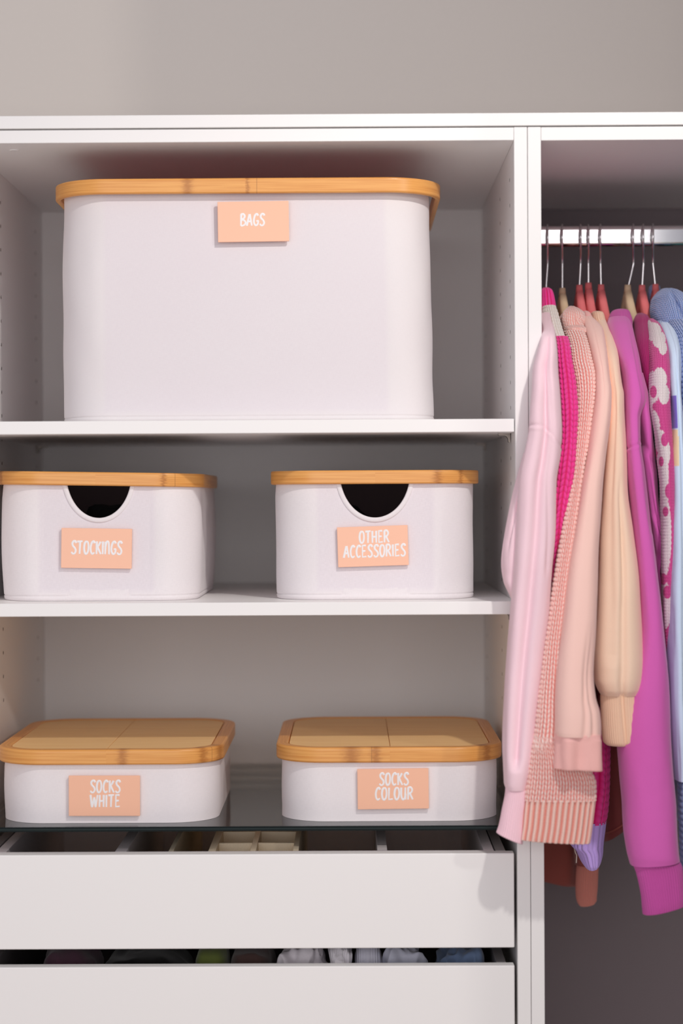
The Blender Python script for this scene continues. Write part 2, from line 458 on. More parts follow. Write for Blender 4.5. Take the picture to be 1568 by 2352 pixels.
crumple('folded_garment', 990, 1118, 2166, 0.095, 0.055, srgb(124, 146, 182), 'denim blue crumpled garment at the right of the lower drawer', 'clothing', 9, .016, 34)

# ------------------------------------------------------------------ hand lettering
GL = {
 'B': (.50, [[(.1, 1), (.06, 0)], [(.08, .97), (.3, 1.0), (.43, .84), (.34, .64), (.12, .52), (.38, .46), (.5, .25), (.36, .07), (.07, -.01)]]),
 'A': (.50, [[(0, 0), (.26, .99)], [(.3, .99), (.38, .55), (.48, 0)], [(.06, .36), (.50, .38)]]),
 'G': (.50, [[(.48, .84), (.38, .99), (.2, .9), (.08, .55), (.09, .22), (.24, .02), (.42, .12), (.48, .4), (.30, .38)]]),
 'S': (.47, [[(.46, .84), (.39, .98), (.23, .98), (.11, .82), (.17, .62), (.36, .43), (.43, .22), (.33, .04), (.14, .01), (.03, .15)]]),
 'T': (.50, [[(0, .95), (.52, .99)], [(.27, .97), (.23, 0)]]),
 'O': (.50, [[(.28, .99), (.12, .85), (.05, .45), (.13, .08), (.27, .01), (.42, .2), (.47, .6), (.40, .92), (.25, .99)]]),
 'C': (.46, [[(.45, .84), (.36, .99), (.19, .9), (.07, .55), (.10, .18), (.24, .01), (.43, .13)]]),
 'K': (.48, [[(.08, 1), (.06, 0)], [(.45, .98), (.26, .68), (.09, .5)], [(.17, .54), (.3, .3), (.47, 0)]]),
 'I': (.15, [[(.08, 1), (.07, 0)]]),
 'n': (.46, [[(.08, .98), (.05, 0)], [(.06, .55), (.14, .88), (.27, 1), (.38, .88), (.4, .5), (.42, 0)]]),
 'H': (.50, [[(.07, 1), (.05, 0)], [(.44, 1), (.42, 0)], [(.05, .47), (.45, .52)]]),
 'E': (.44, [[(.42, .98), (.08, .97), (.06, .02), (.43, .05)], [(.07, .5), (.36, .53)]]),
 'R': (.50, [[(.08, 1), (.05, 0)], [(.07, .97), (.3, 1), (.43, .8), (.34, .58), (.1, .48)], [(.2, .52), (.33, .28), (.47, 0)]]),
 'W': (.66, [[(0, 1), (.06, .5), (.14, .02), (.24, .4), (.32, .8)], [(.32, .8), (.40, .4), (.46, .02), (.56, .5), (.64, 1)]]),
 'L': (.42, [[(.09, 1), (.06, .02), (.42, .05)]]),
 'U': (.50, [[(.06, 1), (.05, .4), (.13, .06), (.27, .02), (.39, .25), (.43, 1)], [(.42, .5), (.43, 0)]]),
}
def smooth_stroke(p, straight):
    p = np.array(p, float)
    if len(p) < 3 or straight: return p
    out = []
    for i in range(len(p)-1):
        p0, p1, p2, p3 = p[max(i-1, 0)], p[i], p[i+1], p[min(i+2, len(p)-1)]
        for s in np.linspace(0, 1, 7)[:-1]:
            out.append(.5*((2*p1) + (p2-p0)*s + (2*p0-5*p1+4*p2-p3)*s*s + (3*p1-p0-3*p2+p3)*s**3))
    out.append(p[-1]); return np.array(out)

def lettering(lines, parent, Mtx):
    """lines: [(text, x centre, z base, width, height)] on the tag's local XZ plane"""
    cu = bpy.data.curves.new('lettering', 'CURVE'); cu.dimensions = '3D'; cu.bevel_depth = 1.0; cu.bevel_resolution = 2; cu.use_fill_caps = True
    for txt, xc, zb, w, h in lines:
        adv = [GL[c][0]+.11 for c in txt]; tot = sum(adv)-.11; x = 0
        for c, a in zip(txt, adv):
            for st in GL[c][1]:
                q = smooth_stroke(st, c in 'ELI' and len(st) > 2)
                sp = cu.splines.new('POLY'); sp.points.add(len(q)-1)
                for k, (sx, sz) in enumerate(q):
                    sp.points[k].co = (xc - w/2 + (x+sx)/tot*w, 0, zb + sz*h, 1)
                    f = k/max(1, len(q)-1)
                    sp.points[k].radius = .00128*(h/.0145)**.7*(1.06 - .28*f)
            x += a
    o = bpy.data.objects.new('tmp', cu); col.objects.link(o)
    me = bpy.data.meshes.new_from_object(o.evaluated_get(bpy.context.evaluated_depsgraph_get()))
    bpy.data.objects.remove(o)
    n = len(me.vertices); co = np.empty(n*3); me.vertices.foreach_get('co', co); co = co.reshape(-1, 3)
    co[:, 1] *= .25
    R = np.array(Mtx.to_3x3()); t = np.array(Mtx.translation)
    co = co@R.T + t; me.vertices.foreach_set('co', co.ravel().astype(np.float32)); me.update()
    me.name = 'lettering'; me.materials.clear()
    return link('lettering', me, LETTER, parent, False)

def name_tag(parent, px, py, Y, rot, lines, w=.0880, h=.0498):
    """px, py = centre of the tag; Y = depth of its front face"""
    x, z = at(px, py, Y)
    Mtx = Matrix.Translation((x, Y, z)) @ Matrix.Rotation(math.radians(rot), 4, 'Y')
    bm = bmesh.new(); add_box(bm, -w/2, w/2, 0, .003, -h/2, h/2, .0003); bm.transform(Mtx)
    o = bm_link('name_tag', bm, PEACH, parent)
    lettering(lines, o, Mtx)
    for sx in (-.025, .025):
        pad = bmesh.new(); add_box(pad, sx-.008, sx+.008, .0031, .0052, -.006, .006, 0); pad.transform(Mtx)
        bm_link('tag_clip', pad, PEACH, o)
    return o

# ------------------------------------------------------------------ baskets and boxes
def rr_path(x0, x1, y0, y1, r, n=10, m=24, fm=None):
    """rounded rectangle, starting at the middle of the front edge and going right; returns pts, outward normals, arc length"""
    pts = []; nr = []
    def seg(a, b, k, nn):
        for s in np.linspace(0, 1, k, endpoint=False): pts.append((a[0]+(b[0]-a[0])*s, a[1]+(b[1]-a[1])*s)); nr.append(nn)
    def arc(cx, cy, a0, k):
        for s in np.linspace(0, math.pi/2, k, endpoint=False):
            a = a0+s; pts.append((cx+r*math.cos(a), cy+r*math.sin(a))); nr.append((math.cos(a), math.sin(a)))
    xm = (x0+x1)/2
    if fm is None:
        seg((xm, y0), (x1-r, y0), m, (0, -1))
    else:
        for x in fm: 
            if x >= xm: pts.append((x, y0)); nr.append((0, -1))
    arc(x1-r, y0+r, -math.pi/2, n); seg((x1, y0+r), (x1, y1-r), m, (1, 0)); arc(x1-r, y1-r, 0, n)
    seg((x1-r, y1), (x0+r, y1), m, (0, 1)); arc(x0+r, y1-r, math.pi/2, n); seg((x0, y1-r), (x0, y0+r), m, (-1, 0)); arc(x0+r, y0+r, math.pi, n)
    if fm is None:
        seg((x0+r, y0), (xm, y0), m, (0, -1))
    else:
        for x in fm:
            if x < xm: pts.append((x, y0)); nr.append((0, -1))
    p = np.array(pts); q = np.array(nr)
    d = np.linalg.norm(np.roll(p, -1, 0)-p, axis=1); s = np.concatenate([[0], np.cumsum(d)[:-1]])
    return p, q, s, d.sum()

def ring(name, x0, x1, y0, y1, r, zb, zt, th, m, parent, dz=None, rb=.0018):
    """bamboo band: rectangular profile with eased edges swept round a rounded rectangle"""
    p, q, s, tot = rr_path(x0, x1, y0, y1, r, 16, 30)
    e = rb
    prof = [(0, zb+e), (0, zb+1.6*e), (0, zt-1.6*e), (0, zt-e), (-.3*e, zt-.3*e), (-e, zt), (-1.6*e, zt), (-th+1.6*e, zt), (-th+e, zt), (-th+.3*e, zt-.3*e), (-th, zt-e), (-th, zt-1.6*e), (-th, zb+1.6*e), (-th, zb+e), (-th+.3*e, zb+.3*e), (-th+e, zb), (-th+1.6*e, zb), (-1.6*e, zb), (-e, zb), (-.3*e, zb+.3*e)]
    P = np.zeros((len(prof), len(p)+1, 3)); UV = np.zeros((len(prof), len(p)+1, 2))
    pp = np.concatenate([p, p[:1]]); qq = np.concatenate([q, q[:1]]); ss = np.concatenate([s, [tot]])
    for k, (o, z) in enumerate(prof):
        P[k, :, :2] = pp + qq*o; P[k, :, 2] = z
        if dz is not None: P[k, :, 2] += dz(pp[:, 0], pp[:, 1])
        UV[k, :, 0] = ss; UV[k, :, 1] = z-zb - o*1.0
    P = np.concatenate([P, P[:1]]); UV = np.concatenate([UV, UV[:1]])
    me = grid_mesh(name, P[::-1] if True else P, False, uv=UV[::-1])
    return link(name, me, m, parent, True)

def bag_body(name, parent, x0, x1, y0, y1, r, zb, zt, m, cut=None, seed=0, top=None, bulge=.0, hem=True, inset=0.0, nz=60, wr=.0008):
    """fabric bin wall: rounded rectangle loft; cut = (xc, half width, depth, lift) half-moon opening in the front;
    top = scale at the top (dx0, dx1, dy) ; returns object"""
    xm = (x0+x1)/2
    fm = None
    if cut:
        xc, a, dep, lift = cut
        b = dep+lift; ax = a/math.sqrt(1-(lift/b)**2)
        inner = xc + a*np.sin(np.linspace(-math.pi/2, math.pi/2, 49))
        left = np.linspace(x0+r, xc-a, 24, endpoint=False); rightp = np.linspace(xc+a, x1-r, 25)[1:-1]
        fm = np.concatenate([left, inner, rightp])
    p, q, s, tot = rr_path(x0, x1, y0, y1, r, 14, 24, fm)
    p = np.concatenate([p, p[:1]]); q = np.concatenate([q, q[:1]]); s = np.concatenate([s, [tot]])
    ztop = np.full(len(p), zt)
    if cut:
        f = (np.abs(p[:, 1]-y0) < 1e-6) & (np.abs(p[:, 0]-xc) <= a+1e-9)
        ztop[f] = zt + lift - b*np.sqrt(np.maximum(0, 1-((p[f, 0]-xc)/ax)**2))
    P = np.zeros((nz, len(p), 3)); UV = np.zeros((nz, len(p), 2)); C = np.zeros((nz, len(p), 3))
    hz = .0062
    vv = np.linspace(0, 1, nz)
    if hem: vv = np.concatenate([[0, .25*hz/(zt-zb), .75*hz/(zt-zb), .93*hz/(zt-zb), 1.0*hz/(zt-zb), 1.1*hz/(zt-zb), 1.4*hz/(zt-zb)], np.linspace(2.5*hz/(zt-zb), 1, nz-7)])
    for k, v in enumerate(vv):
        z = zb + (ztop-zb)*v
        o = np.zeros(len(p))
        vz = (z-zb)/(zt-zb)
        if hem:
            d = z-zb
            o += np.where(d < hz*.3, -.0022*(1-d/(hz*.3)), 0) + np.where(np.abs(d-hz) < hz*.14, -.0011*(1-np.abs(d-hz)/(hz*.14)), 0)
        # slack cloth: bulging sides and small wrinkles, none where the stiffener lies
        front = np.clip((np.abs(p[:, 0]-xm) - ((x1-x0)/2-r*1.05))/(r*.5), 0, 1)
        front = np.where(p[:, 1] > y0+.001, 1.0, front)
        wn = np.array([noise.noise(Vector((pp[0]*11+seed*5, pp[1]*11, zz*7+seed))) + .5*noise.noise(Vector((pp[0]*30, pp[1]*30+seed*3, zz*16))) for pp, zz in zip(p, z)])
        o += bulge*np.sin(np.pi*np.clip(vz, 0, 1))*front + wr*wn*(.35+2.2*front)*np.clip(vz*6, 0, 1)*np.clip((1-vz)*8, 0, 1)
        o -= inset
        X = p[:, 0] + q[:, 0]*o; Y = p[:, 1] + q[:, 1]*o
        if top is not None:
            t0, t1, ty = top
            f = (p[:, 0]-x0)/(x1-x0)
            X = X + vz*(t0*(1-f) + t1*f); Y = Y + vz*ty*(1-(p[:, 1]-y0)/(y1-y0))
        P[k, :, 0] = X; P[k, :, 1] = Y; P[k, :, 2] = z
        UV[k, :, 0] = s; UV[k, :, 1] = z
        st = ((np.abs(p[:, 0]-xm) < (x1-x0)/2-r*.92) & (p[:, 1] < y0+.001)) & (z > zb+.014)
        C[k] = st[:, None]*(1.0 if hem else 0.0)
    me = grid_mesh(name, P, False, uv=UV, colr=C)
    return link(name, me, m, parent), (p, ztop)

def bounce_lining():  # made-up rosy lining in place of pink bags, reddens light on the ceiling
    t = NT('rosy_bounce_lining'); t.b.inputs['Base Color'].default_value = (*srgb(226, 150, 152), 1); t.b.inputs['Roughness'].default_value = .9
    tr = t.n('ShaderNodeBsdfTranslucent'); tr.inputs['Color'].default_value = (*srgb(244, 186, 186), 1)
    mx = t.n('ShaderNodeMixShader'); mx.inputs[0].default_value = .6
    t.l(t.b.outputs[0], mx.inputs[1]); t.l(tr.outputs[0], mx.inputs[2]); t.l(mx.outputs[0], t.out.inputs['Surface'])
    return t.m
BAGBOUNCE = bounce_lining()
def basket(label, x0, x1, y0, y1, r, zb, zr0, zr1, rim_over, rim_m, cut, tagspec, seed, top=None, bulge=.004, dz=None, tilt=None):
    b = empty('storage_basket', ((x0+x1)/2, (y0+y1)/2, zb), label, 'basket')
    body, _ = bag_body('fabric_body', b, x0, x1, y0, y1, r, zb, zr0+.004, CANVAS if cut else CANVAS_THIN, cut, seed, top, bulge)
    bag_body('liner', b, x0+.0035, x1-.0035, y0+.0035, y1-.0035, r-.0035, zb+.003, zr0+.004, LINER if cut else BAGBOUNCE, cut, seed, top, bulge*.8, False, 0, 20, .0006)
    pb, qb, _, _ = rr_path(x0+.002, x1-.002, y0+.002, y1-.002, r-.002, 12, 4)
    bm = bmesh.new()
    lo = [bm.verts.new((a, c, zb+.0004)) for a, c in pb]; hi = [bm.verts.new((a, c, zb+.0034)) for a, c in pb]
    bm.faces.new(lo[::-1]); bm.faces.new(hi)
    for i in range(len(lo)): j = (i+1) % len(lo); bm.faces.new((lo[i], lo[j], hi[j], hi[i]))
    bm_link('base', bm, LINER, b)
    ring('rim', x0-rim_over, x1+rim_over+ (0 if top is None else 0), y0-rim_over, y1+rim_over, r+rim_over, zr0, zr1, .0068, rim_m, b, dz)
    if cut:
        xc, a, dep, lift = cut
        bb = dep+lift; ax = a/math.sqrt(1-(lift/bb)**2); zt = zr0+.004
        n = 60; P = np.zeros((7, n, 3)); UV = np.zeros((7, n, 2))
        te = np.linspace(-1, 1, n)*math.asin(min(1, a/ax))
        arcx = xc + ax*np.sin(te); arcz = zt+lift-bb*np.cos(te)
        nx = np.sin(te)/ax; nz_ = -np.cos(te)/bb; ln = np.hypot(nx, nz_); nx, nz_ = nx/ln, nz_/ln
        wb = .0052
        for k, (o, yy) in enumerate(((-.0006, .0036), (-.0008, .0008), (-.0004, -.0010), (.0006, -.0016), (wb-.0006, -.0014), (wb, -.0008), (wb, .0012))):
            P[k, :, 0] = arcx+nx*o; P[k, :, 2] = np.minimum(arcz+nz_*o, zr0+.003); P[k, :, 1] = y0+yy
            UV[k, :, 0] = np.linspace(0, .2, n); UV[k, :, 1] = o
        me = grid_mesh('opening_binding', P, False, uv=UV); link('opening_binding', me, CANVAS, b)
    px, py, rot, lines = tagspec
    name_tag(b, px, py, y0-.0055, rot, lines)
    return b

# big basket on the upper shelf
yb = .040
xl, _ = at(132, 940, yb); xr, _ = at(1001, 940, yb)
zr1 = at(560, 408.5, yb-.009)[1]; zr0 = at(560, 443.5, yb-.009)[1]
basket('largest canvas basket with bamboo rim and peach tag reading BAGS, on the upper shelf', xl, xr, yb, yb+.40, .062, .0956, zr0, zr1, .0092,
       bamboo('bamboo_rim_large', ((-.03, .004), (.003, .002), (1.30, .004), (1.62, .006)), (.0145,)), None,
       (581.5, 508.7, -.6, [('BAGS', -.0012, -.0052, .0300, .0145)]), 1, top=(.001, -.005, .004), bulge=.001)
# two baskets with half-moon openings on the middle shelf
yo = .054
xl, xr = -.6605, -.4110
zr1 = at(200, 1084.5, yo-.009)[1]; zr0 = at(200, 1116, yo-.009)[1]
xc = at(227, 1150, yo)[0]; a = .0405
zc = at(227, 1191, yo)[1]
sb = basket('white canvas basket with bamboo rim, half-moon opening and a peach tag reading STOCKINGS', xl, xr, yo, yo+.345, .056, -.1277, zr0, zr1, .0068,
       bamboo('bamboo_rim_left', ((.82, .004), (1.00, .005), (.085, .003)), (.1,)), (xc, a, zr0+.004-zc, .010),
       (221.5, 1259.5, 1.1, [('STOCKInGS', 0, -.0072, .0632, .0160)]), 2, top=(0, .002, 0), bulge=.003, dz=lambda x, y: -(x+.53)*.018)
xl, xr = -.3128, -.0615
zr1 = at(850, 1080, yo-.009)[1]; zr0 = at(850, 1111.5, yo-.009)[1]
xc = at(861, 1150, yo)[0]; a = .0437
zc = at(861, 1190, yo)[1]
ob = basket('white canvas basket with bamboo rim, half-moon opening and a peach tag reading OTHER ACCESSORIES', xl, xr, yo, yo+.345, .056, -.1277, zr0, zr1, .0068,
       bamboo('bamboo_rim_right', ((.078, .005), (.11, .003)), (.98,)), (xc, a, zr0+.004-zc, .010),
       (856, 1254.5, -1.6, [('OTHER', .0018, .0042, .0372, .0148), ('ACCESSORIES', .0018, -.0134, .0770, .0148)]), 3, bulge=.0005)

def lump(name, x, y, z, rx, ry, rz, m, label, cat, seed):
    n, k = 64, 32
    u = np.linspace(0, 2*math.pi, n, endpoint=False)[None]; v = np.linspace(-math.pi/2, math.pi/2, k)[:, None]
    X, Y, Z = np.cos(v)*np.cos(u), np.cos(v)*np.sin(u), np.sin(v)*np.ones_like(u)
    P = np.stack([X, Y, Z], -1)
    for j in range(k):
        for i in range(n):
            P[j, i] *= 1 + .22*noise.noise(Vector(P[j, i])*1.6 + Vector((seed, 0, 0))) + .08*noise.noise(Vector(P[j, i])*5)
    P = P*np.array([rx, ry, rz]) + np.array([x, y, z])
    o = link(name, grid_mesh(name, orient(P), True, (True, True)), m)
    return tag(o, label, cat)
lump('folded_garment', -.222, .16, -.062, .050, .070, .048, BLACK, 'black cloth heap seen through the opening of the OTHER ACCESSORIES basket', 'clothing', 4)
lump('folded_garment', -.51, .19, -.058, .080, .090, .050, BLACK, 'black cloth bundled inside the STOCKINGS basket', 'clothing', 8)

def box_lid(parent, x0, x1, y0, y1, r, zb, zt, rim_m, panel_m, seam_x):
    rim = ring('lid_rim', x0, x1, y0, y1, r, zb, zt, .0155, rim_m, parent, rb=.0022)
    g = .0165
    a0, a1, b0, b1, rr = x0+g, x1-g, y0+g*.72, y1-g*.72, r-g*.8
    for side in (0, 1):
        bm = bmesh.new(); uvl = None
        pts = []
        def arc(cx, cy, s0):
            for s in np.linspace(0, math.pi/2, 11): pts.append((cx+rr*math.cos(s0+s), cy+rr*math.sin(s0+s)))
        sx = seam_x
        if side == 0:
            pts.append((sx-.0003, b0)); pts.append((sx-.0003, b1)); arc(a0+rr, b1-rr, math.pi/2); arc(a0+rr, b0+rr, math.pi)
        else:
            pts.append((sx+.0003, b1)); pts.append((sx+.0003, b0)); arc(a1-rr, b0+rr, -math.pi/2); arc(a1-rr, b1-rr, 0)
        lo = [bm.verts.new((x, y, zb+.004)) for x, y in pts]; hi = [bm.verts.new((x, y, zt-.0010)) for x, y in pts]
        f = bm.faces.new(hi); bm.faces.new(lo[::-1])
        for i in range(len(lo)): j = (i+1) % len(lo); bm.faces.new((lo[i], lo[j], hi[j], hi[i]))
        bmesh.ops.bevel(bm, geom=list(f.edges), offset=.0006, segments=1, affect='EDGES')
        uv = bm.loops.layers.uv.new('UVMap')
        for fc in bm.faces:
            for l in fc.loops: l[uv].uv = (l.vert.co.x + side*.37 - seam_x, l.vert.co.y + side*.011)
        bm_link('lid_panel', bm, panel_m, parent)
    bm = bmesh.new()
    add_box(bm, x0+.03, x1-.03, y0+.03, y1-.03, zb+.001, zb+.0038, 0)
    bm_link('lid_underside', bm, panel_m, parent)

def lidded(label, lx0, lx1, ly0, ly1, ovr, zb, zl0, zl1, seam_px, rim_m, tagspec, seed, rz):
    b = empty('lidded_box', ((lx0+lx1)/2, (ly0+ly1)/2, zb), label, 'storage box')
    bag_body('fabric_body', b, lx0+ovr, lx1-ovr, ly0+ovr*.9, ly1-ovr*.9, .058, zb, zl0+.001, CANVAS, None, seed, None, .001, False, 0, 40, .0006)
    pb, _, _, _ = rr_path(lx0+ovr+.002, lx1-ovr-.002, ly0+ovr, ly1-ovr, .056, 12, 4)
    bm = bmesh.new(); lo = [bm.verts.new((a, c, zb+.0003)) for a, c in pb]; bm.faces.new(lo[::-1]); bm_link('base', bm, LINER, b)
    lid = bpy.data.objects.new('lid', None); col.objects.link(lid); lid.empty_display_size = .03
    lid.parent = b; lid.matrix_parent_inverse = parent_inv(b); lid.location = ((lx0+lx1)/2, (ly0+ly1)/2, zl0)
    sx = at(seam_px, 1723, ly0+.01)[0]
    pm = bamboo('bamboo_panel', ((-.012, .010), (.382, .012)), (), (218, 172, 116), (196, 146, 90), True)
    # the knot is a small dark node beside the seam, limited across the board
    box_lid(lid, lx0, lx1, ly0, ly1, .062, zl0, zl1, rim_m, BPANEL, sx)
    px, py, rot, lines = tagspec
    name_tag(b, px, py, ly0+ovr*.9-.0055, rot, lines)
    b.rotation_euler[2] = rz
    return b

def panel_mat():
    m = bamboo('bamboo_lid_panel', (), (), (254, 218, 162), (244, 200, 138), True)
    t = NT.__new__(NT); t.m = m; t.t = m.node_tree; t.b = t.t.nodes['Principled BSDF']
    tc = t.n('ShaderNodeTexCoord'); sp = t.n('ShaderNodeSeparateXYZ'); t.l(tc.outputs['UV'], sp.inputs[0])
    return m
BPANEL = panel_mat()
zl0, zl1 = -.3288, -.3100
lidded('low lidded box of white canvas with bamboo lid and a peach tag reading SOCKS WHITE', -.6635, -.3790, .022, .372, .0070, -.4015, zl0, zl1, 243,
       bamboo('bamboo_lid_rim_left', ((.020, .006), (.122, .006), (.155, .008)), (.1365,)),
       (239.5, 1828, .2, [('SOCKS', .001, .0040, .0372, .0150), ('WHITE', .001, -.0138, .0362, .0150)]), 5, math.radians(0))
lidded('low lidded box of white canvas with bamboo lid and a peach tag reading SOCKS COLOUR', -.3135, -.0285, .027, .374, .0066, -.4015, zl0+.0005, zl1+.0006, 896,
       bamboo('bamboo_lid_rim_right', ((-.01, .006), (1.11, .010), (1.14, .006), (.125, .006)), (1.135,)),
       (902.5, 1812, -.5, [('SOCKS', .001, .0046, .0362, .0150), ('COLOUR', .001, -.0134, .0468, .0150)]), 6, 0)

# ------------------------------------------------------------------ clothes rail and hangers
RY, RZ = .286, .3547
cr = empty('clothes_rail', (.4, RY, RZ), 'polished chrome clothes rail with flat sides across the right wardrobe frame', 'rail')
P = []
hw, hh, rr = .0085, .0142, .0064
prof = []
for cx, cz, a0 in ((hw-rr, hh-rr, 0), (-hw+rr, hh-rr, math.pi/2), (-hw+rr, -hh+rr, math.pi), (hw-rr, -hh+rr, 1.5*math.pi)):
    for s in np.linspace(0, math.pi/2, 7): prof.append((cx+rr*math.cos(a0+s), cz+rr*math.sin(a0+s)))
prof = np.array(prof)
P = np.stack([np.stack([np.full(len(prof), x), RY+prof[:, 0], RZ+prof[:, 1]], -1) for x in (T+.0025, XR-.0025)])
me = grid_mesh('tube', orient(P), True, (True, True)); link('tube', me, CHROME, cr, False)
for x in (T+.0003, XR-.0003-.002):
    box('rail_socket', x, x+.002, RY-.014, RY+.014, RZ-.024, RZ+.018, NICKEL, cr)

def tube_pts(name, pts, r, m, parent, nseg=10):
    pts = np.array(pts, float); n = len(pts)
    P = np.zeros((n, nseg, 3)); tprev = None
    ref = np.array([1.0, 0, 0])
    for i in range(n):
        t = pts[min(i+1, n-1)]-pts[max(i-1, 0)]; t /= np.linalg.norm(t)
        b = ref - t*np.dot(ref, t); b /= np.linalg.norm(b); c = np.cross(t, b)
        for k in range(nseg):
            a = 2*math.pi*k/nseg; P[i, k] = pts[i] + r*(math.cos(a)*b + math.sin(a)*c)
    me = grid_mesh(name, orient(P), True, (True, True)); return link(name, me, m, parent)

def hanger(px_top, px_neck, py_neck, m, yaw, label):
    xt = at(px_top, 520, RY-.012)[0]; xn, zn = at(px_neck, py_neck, RY)
    h = empty('coat_hanger', (xn, RY, zn), label, 'hanger', 'hangers on the rail')
    # hook: semicircle over the rail, then down and back under to the shank
    ca, sa = math.cos(yaw), math.sin(yaw)
    R = .0195; zc = RZ-.0035
    pts = []
    xm = (xt)
    loc = []
    for a in np.linspace(math.radians(200), math.radians(-40), 26):     # from the back (+Y) over the top to the front
        loc.append((-R*math.cos(a), R*math.sin(a)*.98))
    # loc: (s, z) with s>0 front... flip so that the open tip is behind
    loc = [(-s, z) for s, z in loc]
    loc = loc[::-1]
    # now starts at front-low... build order: open tip behind -> over -> front -> curve to shank
    seq = []
    for a in np.linspace(math.radians(-35), math.radians(180), 24):
        seq.append((R*math.cos(a), R*math.sin(a)))                       # +s is behind the rail
    s0, z0 = seq[-1]
    for k in np.linspace(0, 1, 9)[1:]:
        seq.append((-R + R*(k*k*(3-2*k)), -.034*k))
    ztop = zc
    zend = zn
    full = []
    for s, z in seq:
        full.append((xm + s*sa*1.0, RY + s*ca, ztop + z))
    xs, ys, zs_ = full[-1]
    # shift of the shank so that it meets the neck
    for k in np.linspace(0, 1, 7)[1:]:
        full.append((xs + (xn-xs)*k, ys + (RY-ys)*k, zs_ + (zn-.004-zs_)*k))
    hk = tube_pts('hook', full, .00145, CHROME, h)
    # body: neck and two sloping arms, thin rounded section
    ns = 61; s = np.linspace(-.152, .152, ns)
    def zt_(a):
        a = abs(a)
        pts_ = [(0, -.004), (.0045, -.0045), (.008, -.011), (.014, -.022), (.024, -.036), (.04, -.050), (.06, -.058), (.10, -.069), (.15, -.083), (.195, -.100)]
        return np.interp(a, *zip(*pts_))
    def zb_(a):
        a = abs(a)
        pts_ = [(0, -.050), (.008, -.053), (.016, -.063), (.03, -.078), (.06, -.086), (.10, -.095), (.15, -.105), (.195, -.112)]
        return np.interp(a, *zip(*pts_))
    nk = 12; P = np.zeros((ns, nk, 3))
    for i, a in enumerate(s):
        t, b = zt_(a), zb_(a); hz = (t-b)/2; zc_ = (t+b)/2; hx = float(np.interp(abs(a), [0, .006, .014, .05, .1, .16], [.0048, .0054, .0060, .0058, .005, .0042]))
        for k in range(nk):
            th = 2*math.pi*k/nk
            cx = abs(math.cos(th))**.5*math.copysign(1, math.cos(th)); cz = abs(math.sin(th))**.5*math.copysign(1, math.sin(th))
            lx, ly = hx*cx, a
            P[i, k] = (xn + lx*ca + (-ly)*sa*-1*-1, RY + ly*ca, zn + zc_ + hz*cz)
    me = grid_mesh('body', orient(P), True, (True, True)); link('body', me, m, h)
    bm = bmesh.new(); bmesh.ops.create_cone(bm, cap_ends=True, segments=16, radius1=.0050, radius2=.0042, depth=.010, matrix=Matrix.Translation((xn, RY, zn-.003)))
    bm_link('neck', bm, m, h, True)
    return h

hanger(1223, 1221, 662, BEIGE_H, 0.0, 'beige hanger behind the white upright holding the pale pink sweatshirt')
hanger(1259, 1253, 664, BEIGE_H, 0.09, 'beige hanger nearest the upright, its neck wrapped in a hot pink collar')
hanger(1293, 1291, 665, BEIGE_H, 0.12, 'beige hanger holding the speckled coral knit')
hanger(1335, 1330, 658, SALMON_H, 0.09, 'salmon hanger holding the salmon sweatshirt')
hanger(1353, 1351, 653, SALMON_H, 0.09, 'salmon hanger holding the peach beige sweatshirt')
hanger(1381, 1380, 657, SALMON_H, 0.13, 'salmon hanger whose bare arm slopes down to the purple collar')
hanger(1457, 1441, 658, BEIGE_H, 0.16, 'beige hanger above the ribbed magenta collar')
hanger(1480, 1474, 658, SALMON_H, 0.16, 'salmon hanger left of the blue rolled collar')
hanger(1502, 1505, 656, SALMON_H, 0.14, 'salmon hanger half hidden inside the blue rolled collar')

# ------------------------------------------------------------------ garments
def interp_rows(rows, ny):
    R = np.array(rows, float)
    t = np.concatenate([[0], np.cumsum(np.abs(np.diff((R[:, 1]+R[:, 3])/2)) + 8*np.abs(np.diff(R[:, 4]))*100 + 1)])
    t /= t[-1]
    m = np.zeros_like(R)
    h = np.diff(t)[:, None]; d = np.diff(R, axis=0)/h
    m[0], m[-1] = d[0], d[-1]
    for i in range(1, len(R)-1):
        w1, w2 = 2*h[i]+h[i-1], h[i]+2*h[i-1]
        with np.errstate(divide='ignore', invalid='ignore'):
            hm = (w1+w2)/(w1/d[i-1]+w2/d[i])
        m[i] = np.where(d[i-1]*d[i] > 0, hm, 0)
    T_ = np.linspace(0, 1, ny)
    k = np.clip(np.searchsorted(t, T_, 'right')-1, 0, len(R)-2)
    s = ((T_-t[k])/(t[k+1]-t[k]))[:, None]; hh_ = (t[k+1]-t[k])[:, None]
    return (2*s**3-3*s**2+1)*R[k] + (s**3-2*s**2+s)*hh_*m[k] + (-2*s**3+3*s**2)*R[k+1] + (s**3-s**2)*hh_*m[k+1]

def atv(px, py, Y):
    d = fwd[None] + ((px-W/2)/F)[:, None]*RI[None] - ((py-H/2)/F)[:, None]*UP[None]
    return CAM[None] + d*((Y-CAM[1])/d[:, 1])[:, None]

def rows4(rows):
    """(y, xl, xr, Y, half depth) or (yl, xl, yr, xr, Y, half depth) -> xl, yl, xr, yr, Y, hy"""
    out = []
    for r in rows:
        if len(r) == 5: y, a, b, Y, h = r; out.append((a, y, b, y, Y, h))
        else: yl, a, yr, b, Y, h = r; out.append((a, yl, b, yr, Y, h))
    return out

